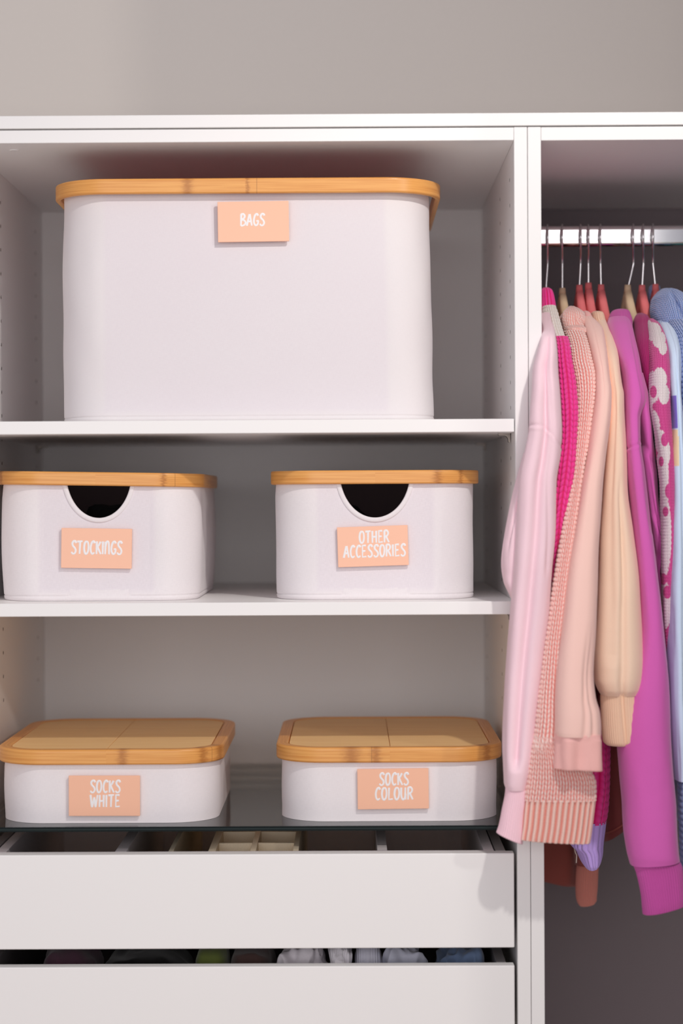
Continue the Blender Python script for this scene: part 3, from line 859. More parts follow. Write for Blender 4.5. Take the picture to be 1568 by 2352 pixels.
def loft(name, parent, mat, rows, nu=96, ny=300, n=2.3, folds=(), grooves=(), kn=None, rib=None, seed=0, caps=(True, False), color=None, inner=False, ypx=None, dents=()):
    """cloth tube through upright rows; folds = [(k, amp, phase, drift)]; grooves = [((y, f) ..., width, depth)];
    kn = (columns, stitches, depth) knitted V stitches; rib = (count, depth)"""
    A = interp_rows(rows4(rows), ny)
    Yc = A[:, 4]; hy = np.maximum(A[:, 5], .0005)
    Yp = Yc if ypx is None else np.full(ny, ypx)
    L = atv(A[:, 0], A[:, 1], Yp); Rr = atv(A[:, 2], A[:, 3], Yp)
    M_ = (L+Rr)/2; Ax = (Rr-L)/2
    hx = np.linalg.norm(Ax, axis=1)
    e = 2/n
    tf = np.linspace(0, 2*math.pi, 1441)                      # even spacing along the mean outline
    fx = np.sign(np.sin(tf))*np.abs(np.sin(tf))**e*hx.mean(); fy = np.sign(np.cos(tf))*np.abs(np.cos(tf))**e*hy.mean()
    al = np.concatenate([[0], np.cumsum(np.hypot(np.diff(fx), np.diff(fy)))]); al /= al[-1]
    uarc = np.arange(nu)/nu
    th = np.interp(uarc, al, tf)
    sx = np.sign(np.sin(th))*np.abs(np.sin(th))**e; cy = np.sign(np.cos(th))*np.abs(np.cos(th))**e
    P = M_[:, None, :] + Ax[:, None, :]*sx[None, :, None]
    P[:, :, 1] = Yc[:, None] + hy[:, None]*cy[None, :]
    N = np.zeros_like(P)
    a = np.stack([np.sin(th)[None]*hy[:, None]/1, np.cos(th)[None]*hx[:, None]], -1)
    a /= np.linalg.norm(a, axis=-1, keepdims=True)+1e-12
    N[:, :, 0] = a[..., 0]; N[:, :, 1] = a[..., 1]
    ymid = (A[:, 1]+A[:, 3])/2
    v = np.linspace(0, 1, ny)
    disp = np.zeros((ny, nu))
    env = np.clip(v*6, 0, 1)[:, None]
    rnd = random.Random(seed)
    for k, amp, ph, dr in folds:
        disp += env*amp*np.cos(k*th[None] + ph + dr*v[:, None])
    # soft random creases
    if folds:
        g1, g2 = 40, 16
        base = np.array([[noise.noise(Vector((math.cos(2*math.pi*i/g2)*1.6, math.sin(2*math.pi*i/g2)*1.6, j/g1*abs(A[-1, 1]-A[0, 1])/95 + seed*11.3))) for i in range(g2+1)] for j in range(g1+1)])
        jj = v*g1; ii = th/(2*math.pi)*g2
        j0 = np.clip(jj.astype(int), 0, g1-1); i0 = np.clip(ii.astype(int), 0, g2-1)
        fj = (jj-j0)[:, None]; fi = (ii-i0)[None]
        fj = fj*fj*(3-2*fj); fi = fi*fi*(3-2*fi)
        nzv = base[j0][:, i0]*(1-fj)*(1-fi) + base[j0][:, i0+1]*(1-fj)*fi + base[j0+1][:, i0]*fj*(1-fi) + base[j0+1][:, i0+1]*fj*fi
        disp += env*nzv*folds[0][1]*1.6
    f = (sx+1)/2; frontm = (cy < .05)
    for pth, wdt, dep in grooves:
        py_ = [p[0] for p in pth]; pf = [p[1] for p in pth]
        f0 = np.interp(ymid, py_, pf)[:, None]
        on = np.interp(ymid, [py_[0]-140, py_[0], py_[-1], py_[-1]+30], [0, 1, 1, 0])[:, None]
        disp -= dep*on*np.exp(-((f[None]-f0)/wdt)**2)*frontm[None]
    uvU = np.broadcast_to(uarc[None], (ny, nu)); uvV = np.broadcast_to(v[:, None], (ny, nu))
    for pth, wpx, dep in dents:      # seams running across the sleeve: [(f, y) ...]
        yl = np.interp(f, [p[0] for p in pth], [p[1] for p in pth])
        q = (ymid[:, None]-yl[None])/wpx
        disp += frontm[None]*dep*(-np.exp(-q**2) + .55*np.exp(-(q-2.2)**2))
    stitch = None
    if kn:
        nc, nst, dep = kn
        cu = (uvU*nc) % 1.0; x = cu*2-1
        q = (uvV*nst + .62*np.abs(x)) % 1.0
        leg = np.clip(1-((np.abs(x)-.5)/.47)**2, 0, 1)**.6
        pod = 1-np.abs(2*q-1)**3
        stitch = leg*(.60+.40*pod)
        disp += dep*(stitch-.5)
    if rib:
        nr, dep = rib
        stitch = (.5+.5*np.cos(2*math.pi*uvU*nr))**.7
        disp += dep*(stitch-.5)
    P = P + N*disp[:, :, None]
    colr = None
    if color is not None:
        colr = color(P, stitch, v, ymid)
    if P.shape[0] and np.dot(np.cross(P[ny//2, 1]-P[ny//2, 0], P[ny//2+1, 0]-P[ny//2, 0]), N[ny//2, 0]) < 0:
        P = P[:, ::-1]; colr = None if colr is None else colr[:, ::-1]; uvU = uvU[:, ::-1]
    if inner:   # turn the hem in so the opening has thickness
        for k_, sc_ in ((1, .90), (2, .86)):
            last = P[-1].copy(); c = last.mean(0); ringp = c + (last-c)*sc_; ringp[:, 2] += .004*k_ - .003
            P = np.concatenate([P, ringp[None]])
            if colr is not None: colr = np.concatenate([colr, colr[-1:]*.9])
        uvU = np.concatenate([uvU, uvU[-1:], uvU[-1:]]); uvV = np.concatenate([uvV, uvV[-1:], uvV[-1:]])
    me = grid_mesh(name, P, True, caps, uv=np.stack([uvU, uvV], -1), colr=colr)
    return link(name, me, mat, parent)

def garment(px, py, label, cat='sweater', g='clothes on the rail'):
    x, z = at(px, py, RY)
    return empty(cat.replace(' ', '_'), (x, RY, z), label, cat, g)

def stitch_shade_color(dark, light):  # paints the gaps between stitches darker, as shade would
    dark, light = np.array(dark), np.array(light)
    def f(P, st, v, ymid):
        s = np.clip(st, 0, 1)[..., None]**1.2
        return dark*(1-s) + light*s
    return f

PINK = srgb(253, 219, 229); PINKM = cloth('pale_pink_fleece', PINK, .03)
PINKR = cloth('pale_pink_rib', srgb(253, 213, 225), .05)
SALM = srgb(253, 211, 200); SALMM = cloth('salmon_fleece', SALM, .03)
SALMR = cloth('salmon_cuff', srgb(253, 195, 189), .04)
SALMSH = cloth('salmon_fleece_shaded', srgb(158, 86, 78), .05)  # salmon fleece with the shade at the rear painted into its colour
SAND = srgb(248, 217, 193); SANDM = cloth('peach_beige_fleece', SAND, .03); SANDR = cloth('peach_beige_rib', srgb(245, 208, 180), .04)
PUR = srgb(220, 104, 188); PURM = cloth('orchid_fleece', PUR, .04); PURR = cloth('orchid_rib', srgb(200, 84, 166), .05)
BLU = srgb(211, 229, 253); BLUM = cloth('powder_blue_fleece', BLU, .04)
LAV = cloth('lavender_knit', srgb(206, 178, 251), .06)
KNIT = cloth('stitch_shaded_knit', (1, 1, 1), .08, attr=True, bump=.5, scale=700)  # colour darkens in the stitch grooves to deepen their shade
KNITB = cloth('blue_marl_knit', (1, 1, 1), .08, attr=True, bump=.5, scale=700, heather=None)
BODYSH = cloth('shaded_body_fleece', srgb(130, 63, 63), .06)  # sweatshirt body painted maroon for the shade between the garments

# pale pink sweatshirt, the first on the rail
g = garment(1221, 700, 'pale pink sweatshirt whose sleeve hangs in front of the white upright', 'sweatshirt')
loft('body', g, PINKM, [(712, 1219, 1246, .286, .05), (735, 1214, 1251, .26, .10), (800, 1212, 1254, .27, .17), (900, 1212, 1256, .28, .19), (1300, 1212, 1256, .29, .19), (1740, 1210, 1258, .29, .19)], 64, 80, 2.6, ypx=.2, caps=(True, True))
loft('sleeve', g, PINKM, [(722, 1240, 1261, .20, .03), (738, 1242, 1264, .13, .030), (758, 1246, 1270, .04, .026), (775, 1241, 1273, -.012, .022), (794, 1236, 1276, -.022, .022), (820, 1229, 1278, -.027, .024), (848, 1222, 1279, -.030, .025), (900, 1219, 1283, -.038, .025),
      (944, 1215, 1286, -.040, .025), (985, 1213, 1288, -.042, .025), (1040, 1203, 1285, -.043, .025), (1108, 1190, 1276, -.044, .025), (1216, 1183, 1274, -.044, .025), (1298, 1178, 1268, -.045, .025), (1394, 1171, 1260, -.045, .024),
      (1489, 1163, 1249, -.045, .024), (1571, 1158, 1241, -.046, .024), (1708, 1153, 1227, -.048, .023), (1770, 1155, 1217, -.050, .022), (1800, 1157, 1211, -.050, .020), (1812, 1161, 1209, -.050, .018)], 128, 420, 2.3,
      folds=((3, .0007, .4, 2.0),), grooves=((((848, .42), (1080, .52), (1353, .44), (1600, .42), (1740, .40)), .16, .0095), (((820, .58), (985, .72), (1300, .85)), .06, .002)), seed=2, dents=((((0, 976), (.35, 979), (.7, 996), (1, 1026)), 3.5, .0013),))
loft('sleeve_fold', g, PINKM, [(1040, 1202, 1225, -.026, .010), (1108, 1184, 1215, -.026, .015), (1162, 1171, 1206, -.026, .016), (1222, 1160, 1200, -.027, .018), (1296, 1151, 1196, -.028, .019), (1334, 1156, 1196, -.028, .018), (1367, 1170, 1196, -.028, .014), (1392, 1182, 1194, -.030, .008)], 64, 120, 2.2,
      folds=((2, .001, 1.0, 2.0),), grooves=((((1170, .35), (1240, .12)), .07, .003), (((1315, .3), (1345, .8)), .5, .0025)), seed=4, caps=(True, True))
loft('cuff', g, PINKR, [(1800, 1162, 1806, 1209, -.050, .0165), (1822, 1160, 1838, 1208, -.051, .0165), (1858, 1153, 1880, 1202, -.052, .0165), (1897, 1145, 1922, 1200, -.053, .0165), (1912, 1140, 1938, 1199, -.053, .0165)], 320, 60, 2.3, rib=(40, .0007), inner=True)

# hot pink knit with cream yoke and lavender hem
g = garment(1253, 690, 'hot pink chunky knit sweater with cream yoke and lavender hem', 'sweater')
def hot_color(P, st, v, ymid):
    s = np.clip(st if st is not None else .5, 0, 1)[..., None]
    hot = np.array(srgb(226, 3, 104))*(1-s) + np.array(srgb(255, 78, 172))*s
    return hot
def cream_c(P, st, v, ymid):
    s = np.clip(st, 0, 1)[..., None]; r = np.random.RandomState(3)
    return np.array(srgb(226, 214, 200))*(1-s) + np.array(srgb(255, 250, 244))*s
loft('collar', g, KNIT, [(662, 1247, 1258, .262, .012), (668, 1243, 1265, .258, .022), (690, 1241, 1271, .252, .028), (715, 1240, 1274, .244, .034), (724, 1243, 1273, .236, .034)], 320, 60, 2.2, rib=(26, .0022), color=hot_color)
loft('yoke', g, KNIT, [(706, 1244, 1273, .240, .036), (722, 1246, 1276, .215, .040), (748, 1250, 1283, .165, .042), (775, 1258, 1292, .11, .040), (800, 1270, 1309, .072, .034)], 260, 110, 2.2, kn=(18, 12, .0020), color=cream_c, folds=((3, .001, 0, 0),), seed=1)
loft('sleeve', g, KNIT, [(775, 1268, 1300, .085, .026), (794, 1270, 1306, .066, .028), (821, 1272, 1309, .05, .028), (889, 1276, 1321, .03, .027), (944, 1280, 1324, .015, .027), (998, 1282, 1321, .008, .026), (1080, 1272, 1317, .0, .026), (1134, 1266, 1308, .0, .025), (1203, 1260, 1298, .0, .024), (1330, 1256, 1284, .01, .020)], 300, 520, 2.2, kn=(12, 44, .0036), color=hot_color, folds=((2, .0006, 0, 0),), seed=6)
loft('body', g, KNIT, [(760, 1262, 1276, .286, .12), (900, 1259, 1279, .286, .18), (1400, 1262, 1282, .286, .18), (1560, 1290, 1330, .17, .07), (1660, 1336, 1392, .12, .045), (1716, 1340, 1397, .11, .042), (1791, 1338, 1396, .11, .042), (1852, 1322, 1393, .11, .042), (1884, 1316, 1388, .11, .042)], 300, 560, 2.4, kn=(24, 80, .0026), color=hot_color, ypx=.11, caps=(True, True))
loft('hem', g, LAV, [(1880, 1316, 1389, .11, .042), (1893, 1310, 1387.5, .11, .042), (1937, 1310, 1382, .11, .042), (1950, 1322, 1381, .11, .042), (1979, 1336, 1976, 1374, .11, .041), (1990, 1344, 1984, 1367, .11, .038)], 300, 60, 2.4, rib=(26, .0018), ypx=.11, caps=(False, True))
yt = [(1318, 1945), (1321, 1958), (1324, 1964), (1323, 1982)]
tube_pts('loose_yarn', [(*[at(x, y, .11)[0]], .11, at(x, y, .11)[1]) for x, y in yt], .0009, KNITB if False else cloth('cream_yarn', srgb(222, 206, 190), .1), g, 6)

# speckled coral knit with rolled collar
g = garment(1300, 720, 'speckled coral and cream chunky knit with a rolled collar and ribbed cuff', 'sweater')
cor = stitch_shade_color(srgb(226, 120, 108), srgb(252, 216, 204))
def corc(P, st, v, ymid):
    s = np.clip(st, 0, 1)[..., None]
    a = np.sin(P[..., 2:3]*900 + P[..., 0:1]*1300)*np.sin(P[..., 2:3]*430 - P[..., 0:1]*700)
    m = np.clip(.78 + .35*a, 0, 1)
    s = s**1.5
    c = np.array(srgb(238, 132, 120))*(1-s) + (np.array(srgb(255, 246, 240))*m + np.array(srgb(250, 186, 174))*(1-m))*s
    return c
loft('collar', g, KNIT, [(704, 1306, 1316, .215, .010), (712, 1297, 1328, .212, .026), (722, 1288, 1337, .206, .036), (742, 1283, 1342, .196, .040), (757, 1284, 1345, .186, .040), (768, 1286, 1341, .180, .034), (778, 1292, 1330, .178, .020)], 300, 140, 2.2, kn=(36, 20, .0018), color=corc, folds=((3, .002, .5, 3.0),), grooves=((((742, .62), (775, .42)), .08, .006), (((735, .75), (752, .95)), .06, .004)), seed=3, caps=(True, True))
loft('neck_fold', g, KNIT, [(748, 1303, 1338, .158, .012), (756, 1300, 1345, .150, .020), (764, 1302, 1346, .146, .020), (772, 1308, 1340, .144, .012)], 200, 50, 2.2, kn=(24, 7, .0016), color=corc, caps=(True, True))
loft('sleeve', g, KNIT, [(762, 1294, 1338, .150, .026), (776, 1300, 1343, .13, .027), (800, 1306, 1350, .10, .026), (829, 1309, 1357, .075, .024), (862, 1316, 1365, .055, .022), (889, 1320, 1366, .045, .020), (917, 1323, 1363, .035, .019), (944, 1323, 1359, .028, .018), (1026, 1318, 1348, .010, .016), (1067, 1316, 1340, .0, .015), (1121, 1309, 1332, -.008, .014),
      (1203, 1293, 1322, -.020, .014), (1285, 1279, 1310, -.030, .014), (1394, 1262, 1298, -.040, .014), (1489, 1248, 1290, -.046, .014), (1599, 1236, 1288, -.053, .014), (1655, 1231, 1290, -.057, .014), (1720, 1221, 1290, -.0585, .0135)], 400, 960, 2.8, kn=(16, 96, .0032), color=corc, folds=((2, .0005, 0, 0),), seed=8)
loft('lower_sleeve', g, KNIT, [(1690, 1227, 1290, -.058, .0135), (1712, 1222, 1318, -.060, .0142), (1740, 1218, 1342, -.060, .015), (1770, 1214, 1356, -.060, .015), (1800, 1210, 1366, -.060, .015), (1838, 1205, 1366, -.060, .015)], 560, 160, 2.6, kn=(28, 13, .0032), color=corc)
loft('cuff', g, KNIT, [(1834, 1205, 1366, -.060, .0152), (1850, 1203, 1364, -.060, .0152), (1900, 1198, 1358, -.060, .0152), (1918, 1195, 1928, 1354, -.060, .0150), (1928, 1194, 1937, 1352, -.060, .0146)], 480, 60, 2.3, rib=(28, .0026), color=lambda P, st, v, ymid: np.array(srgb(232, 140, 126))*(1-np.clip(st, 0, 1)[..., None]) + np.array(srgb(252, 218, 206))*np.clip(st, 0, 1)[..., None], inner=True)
loft('body', g, KNIT, [(770, 1300, 1314, .29, .10), (900, 1292, 1322, .286, .17), (1300, 1292, 1322, .286, .18), (1500, 1292, 1322, .286, .18)], 160, 60, 2.6, ypx=.2, color=lambda P, st, v, ymid: np.broadcast_to(np.array(srgb(240, 180, 166)), P.shape), caps=(True, True))

# salmon sweatshirt
g = garment(1345, 720, 'salmon pink sweatshirt with a plain cuff hanging over the coral knit', 'sweatshirt')
loft('collar', g, SALMR, [(715, 1339, 1347, .235, .010), (719, 1336, 1352, .230, .020), (728, 1335, 1357, .222, .026), (742, 1337, 1362, .208, .028)], 200, 40, 2.2, rib=(30, .0006))
loft('sleeve', g, SALMM, [(730, 1336, 1357, .215, .026), (742, 1338, 1370, .19, .032), (756, 1341, 1381, .162, .036), (780, 1346, 1386, .125, .038), (835, 1357, 1394, .075, .036), (862, 1361, 1397, .06, .034), (903, 1361, 1402, .042, .033), (944, 1357, 1400.5, .03, .032), (1000, 1349, 1395, .015, .031), (1053, 1342, 1388, .004, .030), (1119, 1331, 1381, -.01, .030), (1213, 1316, 1376, -.024, .030),
      (1298, 1303, 1371, -.036, .030), (1435, 1288, 1367, -.052, .030), (1544, 1276, 1361, -.062, .031), (1599, 1273, 1366, -.067, .031), (1640, 1272, 1376, -.070, .031), (1676, 1272, 1378, -.072, .030), (1688, 1274, 1378, -.073, .0285)], 128, 420, 2.5,
      folds=((3, .0006, 1.0, 1.0),), grooves=((((1570, .72), (1690, .60)), .06, .0030), (((1560, .85), (1690, .82)), .05, .003), (((780, .30), (900, .42)), .05, .0012)), seed=5)
loft('cuff', g, SALMR, [(1684, 1274, 1379, -.073, .0275), (1700, 1274, 1379.5, -.073, .0275), (1735, 1274, 1379, -.073, .0275), (1759, 1274, 1763, 1379, -.073, .027), (1763, 1274, 1767, 1379, -.073, .026)], 200, 50, 2.5, rib=(90, .0002), folds=((5, .0022, 1.2, .5),), grooves=((((1735, .45), (1770, .44)), .16, .005),), seed=3, inner=True)
loft('body', g, SALMSH, [(780, 1338, 1350, .29, .12), (900, 1334, 1352, .286, .17), (1500, 1330, 1352, .30, .16), (1720, 1300, 1350, .35, .10), (1830, 1250, 1350, .37, .07), (1900, 1212, 1900, 1348, .37, .05), (1960, 1206, 1960, 1346, .37, .05), (2014, 1200, 2042, 1340, .37, .048)], 160, 160, 2.4, ypx=.33, caps=(True, False), folds=((6, .003, .6, 1.0),), seed=9, inner=True)
loft('sleeve', g, SALMSH, [(1700, 1322, 1392, .31, .022), (1900, 1318, 1390, .30, .022), (1960, 1318, 1376, .295, .02), (1985, 1320, 1373, .295, .02)], 96, 60, 2.3, caps=(True, False))
loft('cuff', g, cloth('salmon_rib_shaded', srgb(226, 146, 132), .05), [(1978, 1328, 1374, .296, .019), (1995, 1324, 1373, .296, .0185), (2040, 1322, 1371, .296, .018), (2060, 1323, 1369, .296, .018), (2072, 1326, 2066, 1369, .296, .017), (2080, 1331, 2074, 1364, .296, .015)], 260, 60, 2.2, rib=(34, .0009), inner=True)  # rear salmon cuff, its shade painted into the colour

# peach beige sweatshirt
g = garment(1366, 720, 'peach beige sweatshirt with a long ribbed cuff hanging free', 'sweatshirt')
loft('collar', g, SANDR, [(716, 1362, 1376, .245, .012), (719, 1359, 1382, .240, .022), (730, 1359, 1386, .232, .026), (748, 1364, 1390, .218, .028)], 240, 40, 2.2, rib=(30, .0012))
loft('sleeve', g, SANDM, [(738, 1364, 1389, .225, .026), (760, 1370, 1397, .19, .032), (780, 1376, 1406, .155, .034), (821, 1384, 1416, .10, .034), (889, 1392, 1425, .06, .032), (903, 1393, 1428, .055, .032), (944, 1393, 1429.5, .045, .031), (1053, 1386, 1436, .03, .03), (1121, 1381, 1438, .022, .03), (1216, 1375, 1451, .012, .030), (1326, 1371, 1464, .002, .031), (1380, 1369, 1468, -.004, .031), (1462, 1364, 1472, -.01, .032), (1517, 1362, 1474, -.014, .032),
      (1560, 1363, 1471, -.017, .031), (1582, 1370, 1467, -.018, .028), (1596, 1378, 1462, -.019, .022)], 160, 420, 2.4, folds=((3, .0007, .2, 1.5),), grooves=((((1230, .62), (1400, .55), (1600, .54)), .085, .0058), (((940, .25), (1300, .22), (1500, .3)), .14, .0035)), seed=7)
loft('cuff', g, SANDR, [(1590, 1380, 1461, -.019, .021), (1600, 1379, 1461, -.019, .0205), (1640, 1380, 1464, -.020, .020), (1690, 1383, 1468, -.021, .020), (1704, 1386, 1468, -.021, .0195), (1711, 1394, 1464, -.021, .017)], 420, 60, 2.3, rib=(52, .0006), grooves=((((1595, .55), (1720, .58)), .07, .004),), inner=True)
loft('body', g, BODYSH, [(760, 1362, 1376, .29, .10), (900, 1356, 1380, .286, .17), (1500, 1362, 1396, .29, .16), (1700, 1368, 1424, .30, .10), (1830, 1370, 1446, .30, .08), (1900, 1370, 1868, 1450, .30, .08), (1934, 1372, 1880, 1450, .30, .08)], 96, 80, 2.5, ypx=.26, caps=(True, True))
loft('hem_piping', g, SALMSH, [(1912, 1370.5, 1863, 1450.5, .30, .0812), (1916, 1370.5, 1867, 1450.5, .30, .0815)], 96, 6, 2.5, ypx=.26, caps=(False, False))

# orchid sweatshirt
g = garment(1420, 720, 'orchid purple sweatshirt with a long cuff, lowest hanging sleeve on the rail', 'sweatshirt')
loft('collar', g, PURR, [(711, 1414, 1434, .240, .012), (714, 1407, 1441, .236, .024), (724, 1401, 1446, .228, .030), (740, 1397, 1450, .214, .034), (752, 1396, 1450, .200, .034)], 360, 60, 2.2, rib=(52, .0009))
loft('sleeve', g, PURM, [(730, 1398, 1440, .215, .028), (745, 1395, 1448, .19, .036), (775, 1400, 1455, .15, .040), (821, 1414, 1465, .10, .040), (862, 1424, 1472, .075, .038), (917, 1428, 1482, .06, .036), (960, 1430, 1470, .05, .034), (1012, 1433, 1471, .035, .032), (1080, 1437, 1481, .026, .031), (1203, 1450, 1494, .016, .030), (1326, 1460, 1510, .008, .030), (1435, 1466, 1523, .002, .032),
      (1544, 1450, 1533, -.004, .033), (1600, 1434, 1536, -.007, .034), (1680, 1418, 1540, -.011, .035), (1776, 1424, 1546, -.016, .035), (1837, 1430, 1551, -.019, .035), (1897, 1434, 1555, -.022, .034), (1958, 1442, 1966, 1560, -.025, .032), (1986, 1449, 1975, 1561, -.026, .029)], 128, 420, 2.4, folds=((3, .0008, 2.0, 2.0),), grooves=((((860, .78), (1000, .85), (1200, .9)), .12, .004), ), seed=11, dents=((((0, 1030), (.5, 1024), (1, 1012)), 3, .0012),))
loft('sleeve_fold', g, PURM, [(860, 1446, 1472, .10, .04), (912, 1452, 1484, .095, .045), (960, 1455, 1491, .09, .045), (1040, 1462, 1500, .085, .04), (1135, 1474, 1508, .078, .036), (1189, 1480, 1519, .072, .034), (1255, 1486, 1533, .066, .034), (1285, 1490, 1530, .064, .032), (1320, 1496, 1518, .064, .026), (1365, 1504, 1520, .066, .018), (1400, 1508, 1518, .068, .008)], 96, 160, 2.2,
      folds=((3, .0012, .5, 3.0),), grooves=((((1020, .15), (1060, .7)), .25, .003), (((1180, .35), (1240, .8)), .12, .004), (((1270, .2), (1300, .9)), .5, .004)), seed=12, caps=(True, True))
loft('cuff', g, PURR, [(1986, 1453, 1978, 1560, -.026, .0275), (1998, 1458, 1985, 1562, -.026, .027), (2049, 1469, 2030, 1566, -.027, .0265), (2085, 1474, 2062, 1569, -.028, .026), (2098, 1476, 2076, 1568, -.028, .025)], 420, 60, 2.3, rib=(56, .0006), folds=((3, .0012, 0, 0),), inner=True)
loft('body', g, PURM, [(760, 1396, 1430, .29, .10), (900, 1396, 1438, .286, .17), (1300, 1404, 1446, .29, .18), (1700, 1450, 1500, .30, .17), (1800, 1454, 1500, .30, .17)], 96, 80, 2.5, ypx=.2, caps=(True, True))

# magenta cardigan with white flowers
g = garment(1470, 725, 'magenta knit cardigan with white flowers and a ribbed collar', 'cardigan')
FL = [[(1500, 762, 17, 20), (1513, 780, 14, 18), (1489, 748, 8, 12), (1522, 800, 9, 14)],
      [(1498, 890, 16, 34), (1514, 872, 16, 26), (1524, 905, 12, 22), (1488, 930, 9, 30)],
      [(1500, 985, 14, 40), (1516, 1015, 12, 26)], [(1520, 1090, 14, 60), (1528, 1040, 10, 30)], [(1524, 1230, 16, 90)], [(1526, 1390, 16, 50)]]
DT = [(1500, 900, 8, 15), (1526, 1010, 9, 16), (1536, 1128, 10, 18), (1528, 1175, 7, 12), (1532, 1380-20, 10, 16), (1523, 1330, 8, 14), (1518, 1060, 6, 12)]
def flower(P, st, v, ymid):
    d = P.reshape(-1, 3) - CAM
    z = d@fwd; px = W/2 + F*(d@RI)/z; py = H/2 - F*(d@UP)/z
    m = np.zeros(len(px))
    for fl in FL:
        for x, y, a, b in fl:
            q = 1.25 - ((px-x)/a)**2 - ((py-y)/b)**2 + .14*np.sin(px*.8)*np.sin(py*.5)
            m = np.maximum(m, np.clip(q*6, 0, 1))
    for x, y, a, b in DT:
        q = 1.0 - ((px-x)/a)**2 - ((py-y)/b)**2
        m = np.minimum(m, 1-np.clip(q*6, 0, 1))
    m = m.reshape(P.shape[:2])[..., None]
    s = np.clip(st, 0, 1)[..., None]
    mag = np.array(srgb(184, 46, 118))*(1-s) + np.array(srgb(222, 92, 160))*s
    whi = np.array(srgb(196, 180, 184))*(1-s) + np.array(srgb(246, 236, 238))*s
    return mag*(1-m) + whi*m
loft('collar', g, cloth('magenta_rib', srgb(168, 34, 106), .08), [(720, 1464, 1474, .225, .010), (726, 1460, 1484, .218, .022), (740, 1456, 1490, .205, .030), (790, 1457, 1492, .15, .034), (860, 1470, 1494, .11, .03), (905, 1481, 1496, .10, .02)], 420, 120, 2.2, rib=(64, .0011), caps=(True, True))
loft('sleeve', g, KNIT, [(734, 1482, 1498, .20, .018), (744, 1484, 1509, .180, .028), (770, 1487, 1521, .145, .034), (794, 1488, 1528, .12, .036), (848, 1490, 1533, .085, .036), (917, 1490, 1534.5, .065, .034), (1026, 1508, 1540, .045, .031), (1119, 1516, 1546, .035, .03), (1250, 1518, 1548, .03, .03), (1400, 1520, 1548, .03, .03), (1560, 1528, 1546, .04, .02)], 260, 700, 2.3, kn=(36, 130, .0010), color=flower, folds=((3, .0012, 0, 1),), seed=14)
loft('body', g, KNIT, [(770, 1458, 1472, .29, .10), (900, 1452, 1478, .286, .17), (1500, 1464, 1494, .29, .18), (1700, 1504, 1526, .30, .17)], 96, 80, 2.5, ypx=.2, kn=(30, 60, .0006), color=stitch_shade_color(srgb(160, 30, 100), srgb(200, 70, 140)), caps=(True, True))

# powder blue sweatshirt with colour blocks
g = garment(1512, 735, 'powder blue sweatshirt with a violet and a yellow colour block', 'sweatshirt')
BLUA = cloth('powder_blue_blocks', (1, 1, 1), .04, attr=True)
def blocks(P, st, v, ymid):
    C = np.broadcast_to(np.array(BLU), P.shape).copy()
    sxn = np.arange(P.shape[1])/P.shape[1]
    left = (P[..., 0] < P[..., 0].mean(1, keepdims=True) - .10*(P[..., 0].max(1, keepdims=True)-P[..., 0].min(1, keepdims=True)))
    y = ymid[:, None]
    C[left & (y > 911) & (y < 985)] = srgb(124, 104, 200)
    C[left & (y > 988) & (y < 1070)] = srgb(240, 214, 176)
    return C
loft('collar', g, cloth('powder_blue_rib', srgb(180, 198, 230), .06), [(728, 1510, 1520, .215, .010), (731, 1506, 1526, .210, .022), (742, 1504, 1533, .20, .028), (758, 1506, 1538, .185, .03)], 220, 40, 2.2, rib=(30, .001))
loft('sleeve', g, BLUA, [(744, 1508, 1536, .195, .030), (760, 1512, 1547, .165, .034), (790, 1522, 1555, .125, .036), (807, 1526, 1558, .11, .036), (889, 1531, 1561, .075, .034), (944, 1533, 1565, .062, .034), (1080, 1535, 1572, .042, .032), (1271, 1533, 1576, .022, .032), (1435, 1532, 1575, .012, .032), (1599, 1535, 1574, .006, .030), (1700, 1541, 1573, .004, .028), (1790, 1548, 1572, .004, .024)], 128, 420, 2.3, color=blocks, folds=((3, .0012, 1.4, 2.0),), grooves=((((780, .35), (900, .5), (1200, .6), (1600, .7)), .1, .003),), seed=15)
loft('body', g, BLUM, [(770, 1492, 1506, .29, .10), (900, 1488, 1512, .286, .17), (1500, 1502, 1530, .29, .18), (1760, 1530, 1556, .30, .17)], 96, 80, 2.5, ypx=.2, caps=(True, True))

# blue marl knit with rolled collar
g = garment(1530, 700, 'blue marl chunky knit with a thick rolled collar at the right edge', 'sweater')
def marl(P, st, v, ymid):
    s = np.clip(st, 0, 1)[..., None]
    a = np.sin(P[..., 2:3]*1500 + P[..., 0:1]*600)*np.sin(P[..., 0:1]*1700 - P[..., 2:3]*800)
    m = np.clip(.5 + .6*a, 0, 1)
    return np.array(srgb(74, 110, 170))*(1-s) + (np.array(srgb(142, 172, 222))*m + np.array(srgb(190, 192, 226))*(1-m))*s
loft('collar', g, KNIT, [(664, 1520, 1542, .250, .016), (670, 1510, 1554, .246, .034), (688, 1498, 1576, .236, .050), (706, 1497, 1592, .224, .056), (724, 1500, 1600, .212, .056), (742, 1508, 1602, .20, .05), (756, 1520, 1596, .19, .034)], 400, 180, 2.2, kn=(44, 20, .0018), color=marl, folds=((2, .002, .6, 2.0),), grooves=((((672, .52), (700, .40), (735, .55), (752, .8)), .07, .010),), seed=16, caps=(True, True))
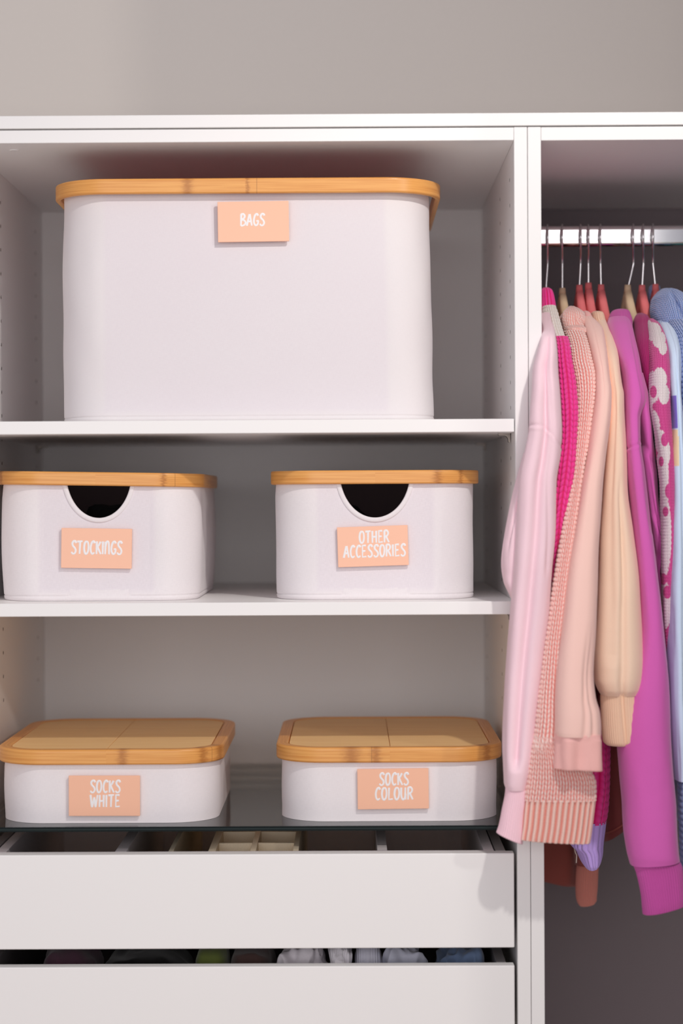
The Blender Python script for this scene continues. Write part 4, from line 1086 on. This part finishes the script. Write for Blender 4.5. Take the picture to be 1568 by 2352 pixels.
loft('back_collar', g, KNIT, [(654, 1497, 1507, .306, .006), (658, 1492, 1513, .306, .012), (672, 1489, 1516, .306, .018), (700, 1490, 1520, .306, .02)], 160, 50, 2.2, kn=(24, 9, .0016), color=marl)
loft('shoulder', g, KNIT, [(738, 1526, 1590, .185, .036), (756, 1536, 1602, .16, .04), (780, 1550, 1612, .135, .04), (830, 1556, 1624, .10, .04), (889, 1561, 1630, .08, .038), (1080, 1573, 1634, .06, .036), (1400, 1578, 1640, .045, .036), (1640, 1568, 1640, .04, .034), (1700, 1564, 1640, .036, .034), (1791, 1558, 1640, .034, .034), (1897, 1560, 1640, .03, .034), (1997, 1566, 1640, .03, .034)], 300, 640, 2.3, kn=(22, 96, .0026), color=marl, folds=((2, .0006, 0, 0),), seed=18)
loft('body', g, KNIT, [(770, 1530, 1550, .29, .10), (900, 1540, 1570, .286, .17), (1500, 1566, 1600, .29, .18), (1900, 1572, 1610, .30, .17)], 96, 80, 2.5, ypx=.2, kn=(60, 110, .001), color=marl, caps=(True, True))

# teal garment glimpsed past the blue knit, filling the rail to the side panel
g = garment(1580, 690, 'teal sweater glimpsed behind the rolled blue collar at the right edge', 'sweater')
TEAL = cloth('teal_knit', srgb(70, 128, 132), .06)
loft('collar', g, TEAL, [(672, 1570, 1594, .28, .02), (684, 1564, 1604, .28, .04), (720, 1560, 1612, .28, .06)], 96, 30, 2.2)
loft('body', g, TEAL, [(690, 1572, 1604, .29, .07), (760, 1570, 1616, .29, .12), (900, 1592, 1640, .286, .17), (1300, 1622, 1690, .286, .19), (1860, 1630, 1710, .29, .19)], 96, 80, 2.5, ypx=.2, caps=(True, True), folds=((4, .002, 0, 1),), seed=21)
loft('sleeve', g, TEAL, [(730, 1590, 1624, .20, .04), (780, 1620, 1664, .13, .04), (900, 1640, 1700, .07, .035), (1300, 1650, 1716, .03, .033), (1800, 1654, 1716, .02, .03), (1830, 1660, 1706, .02, .02)], 96, 160, 2.4, folds=((3, .0015, 0, 1),), seed=22)
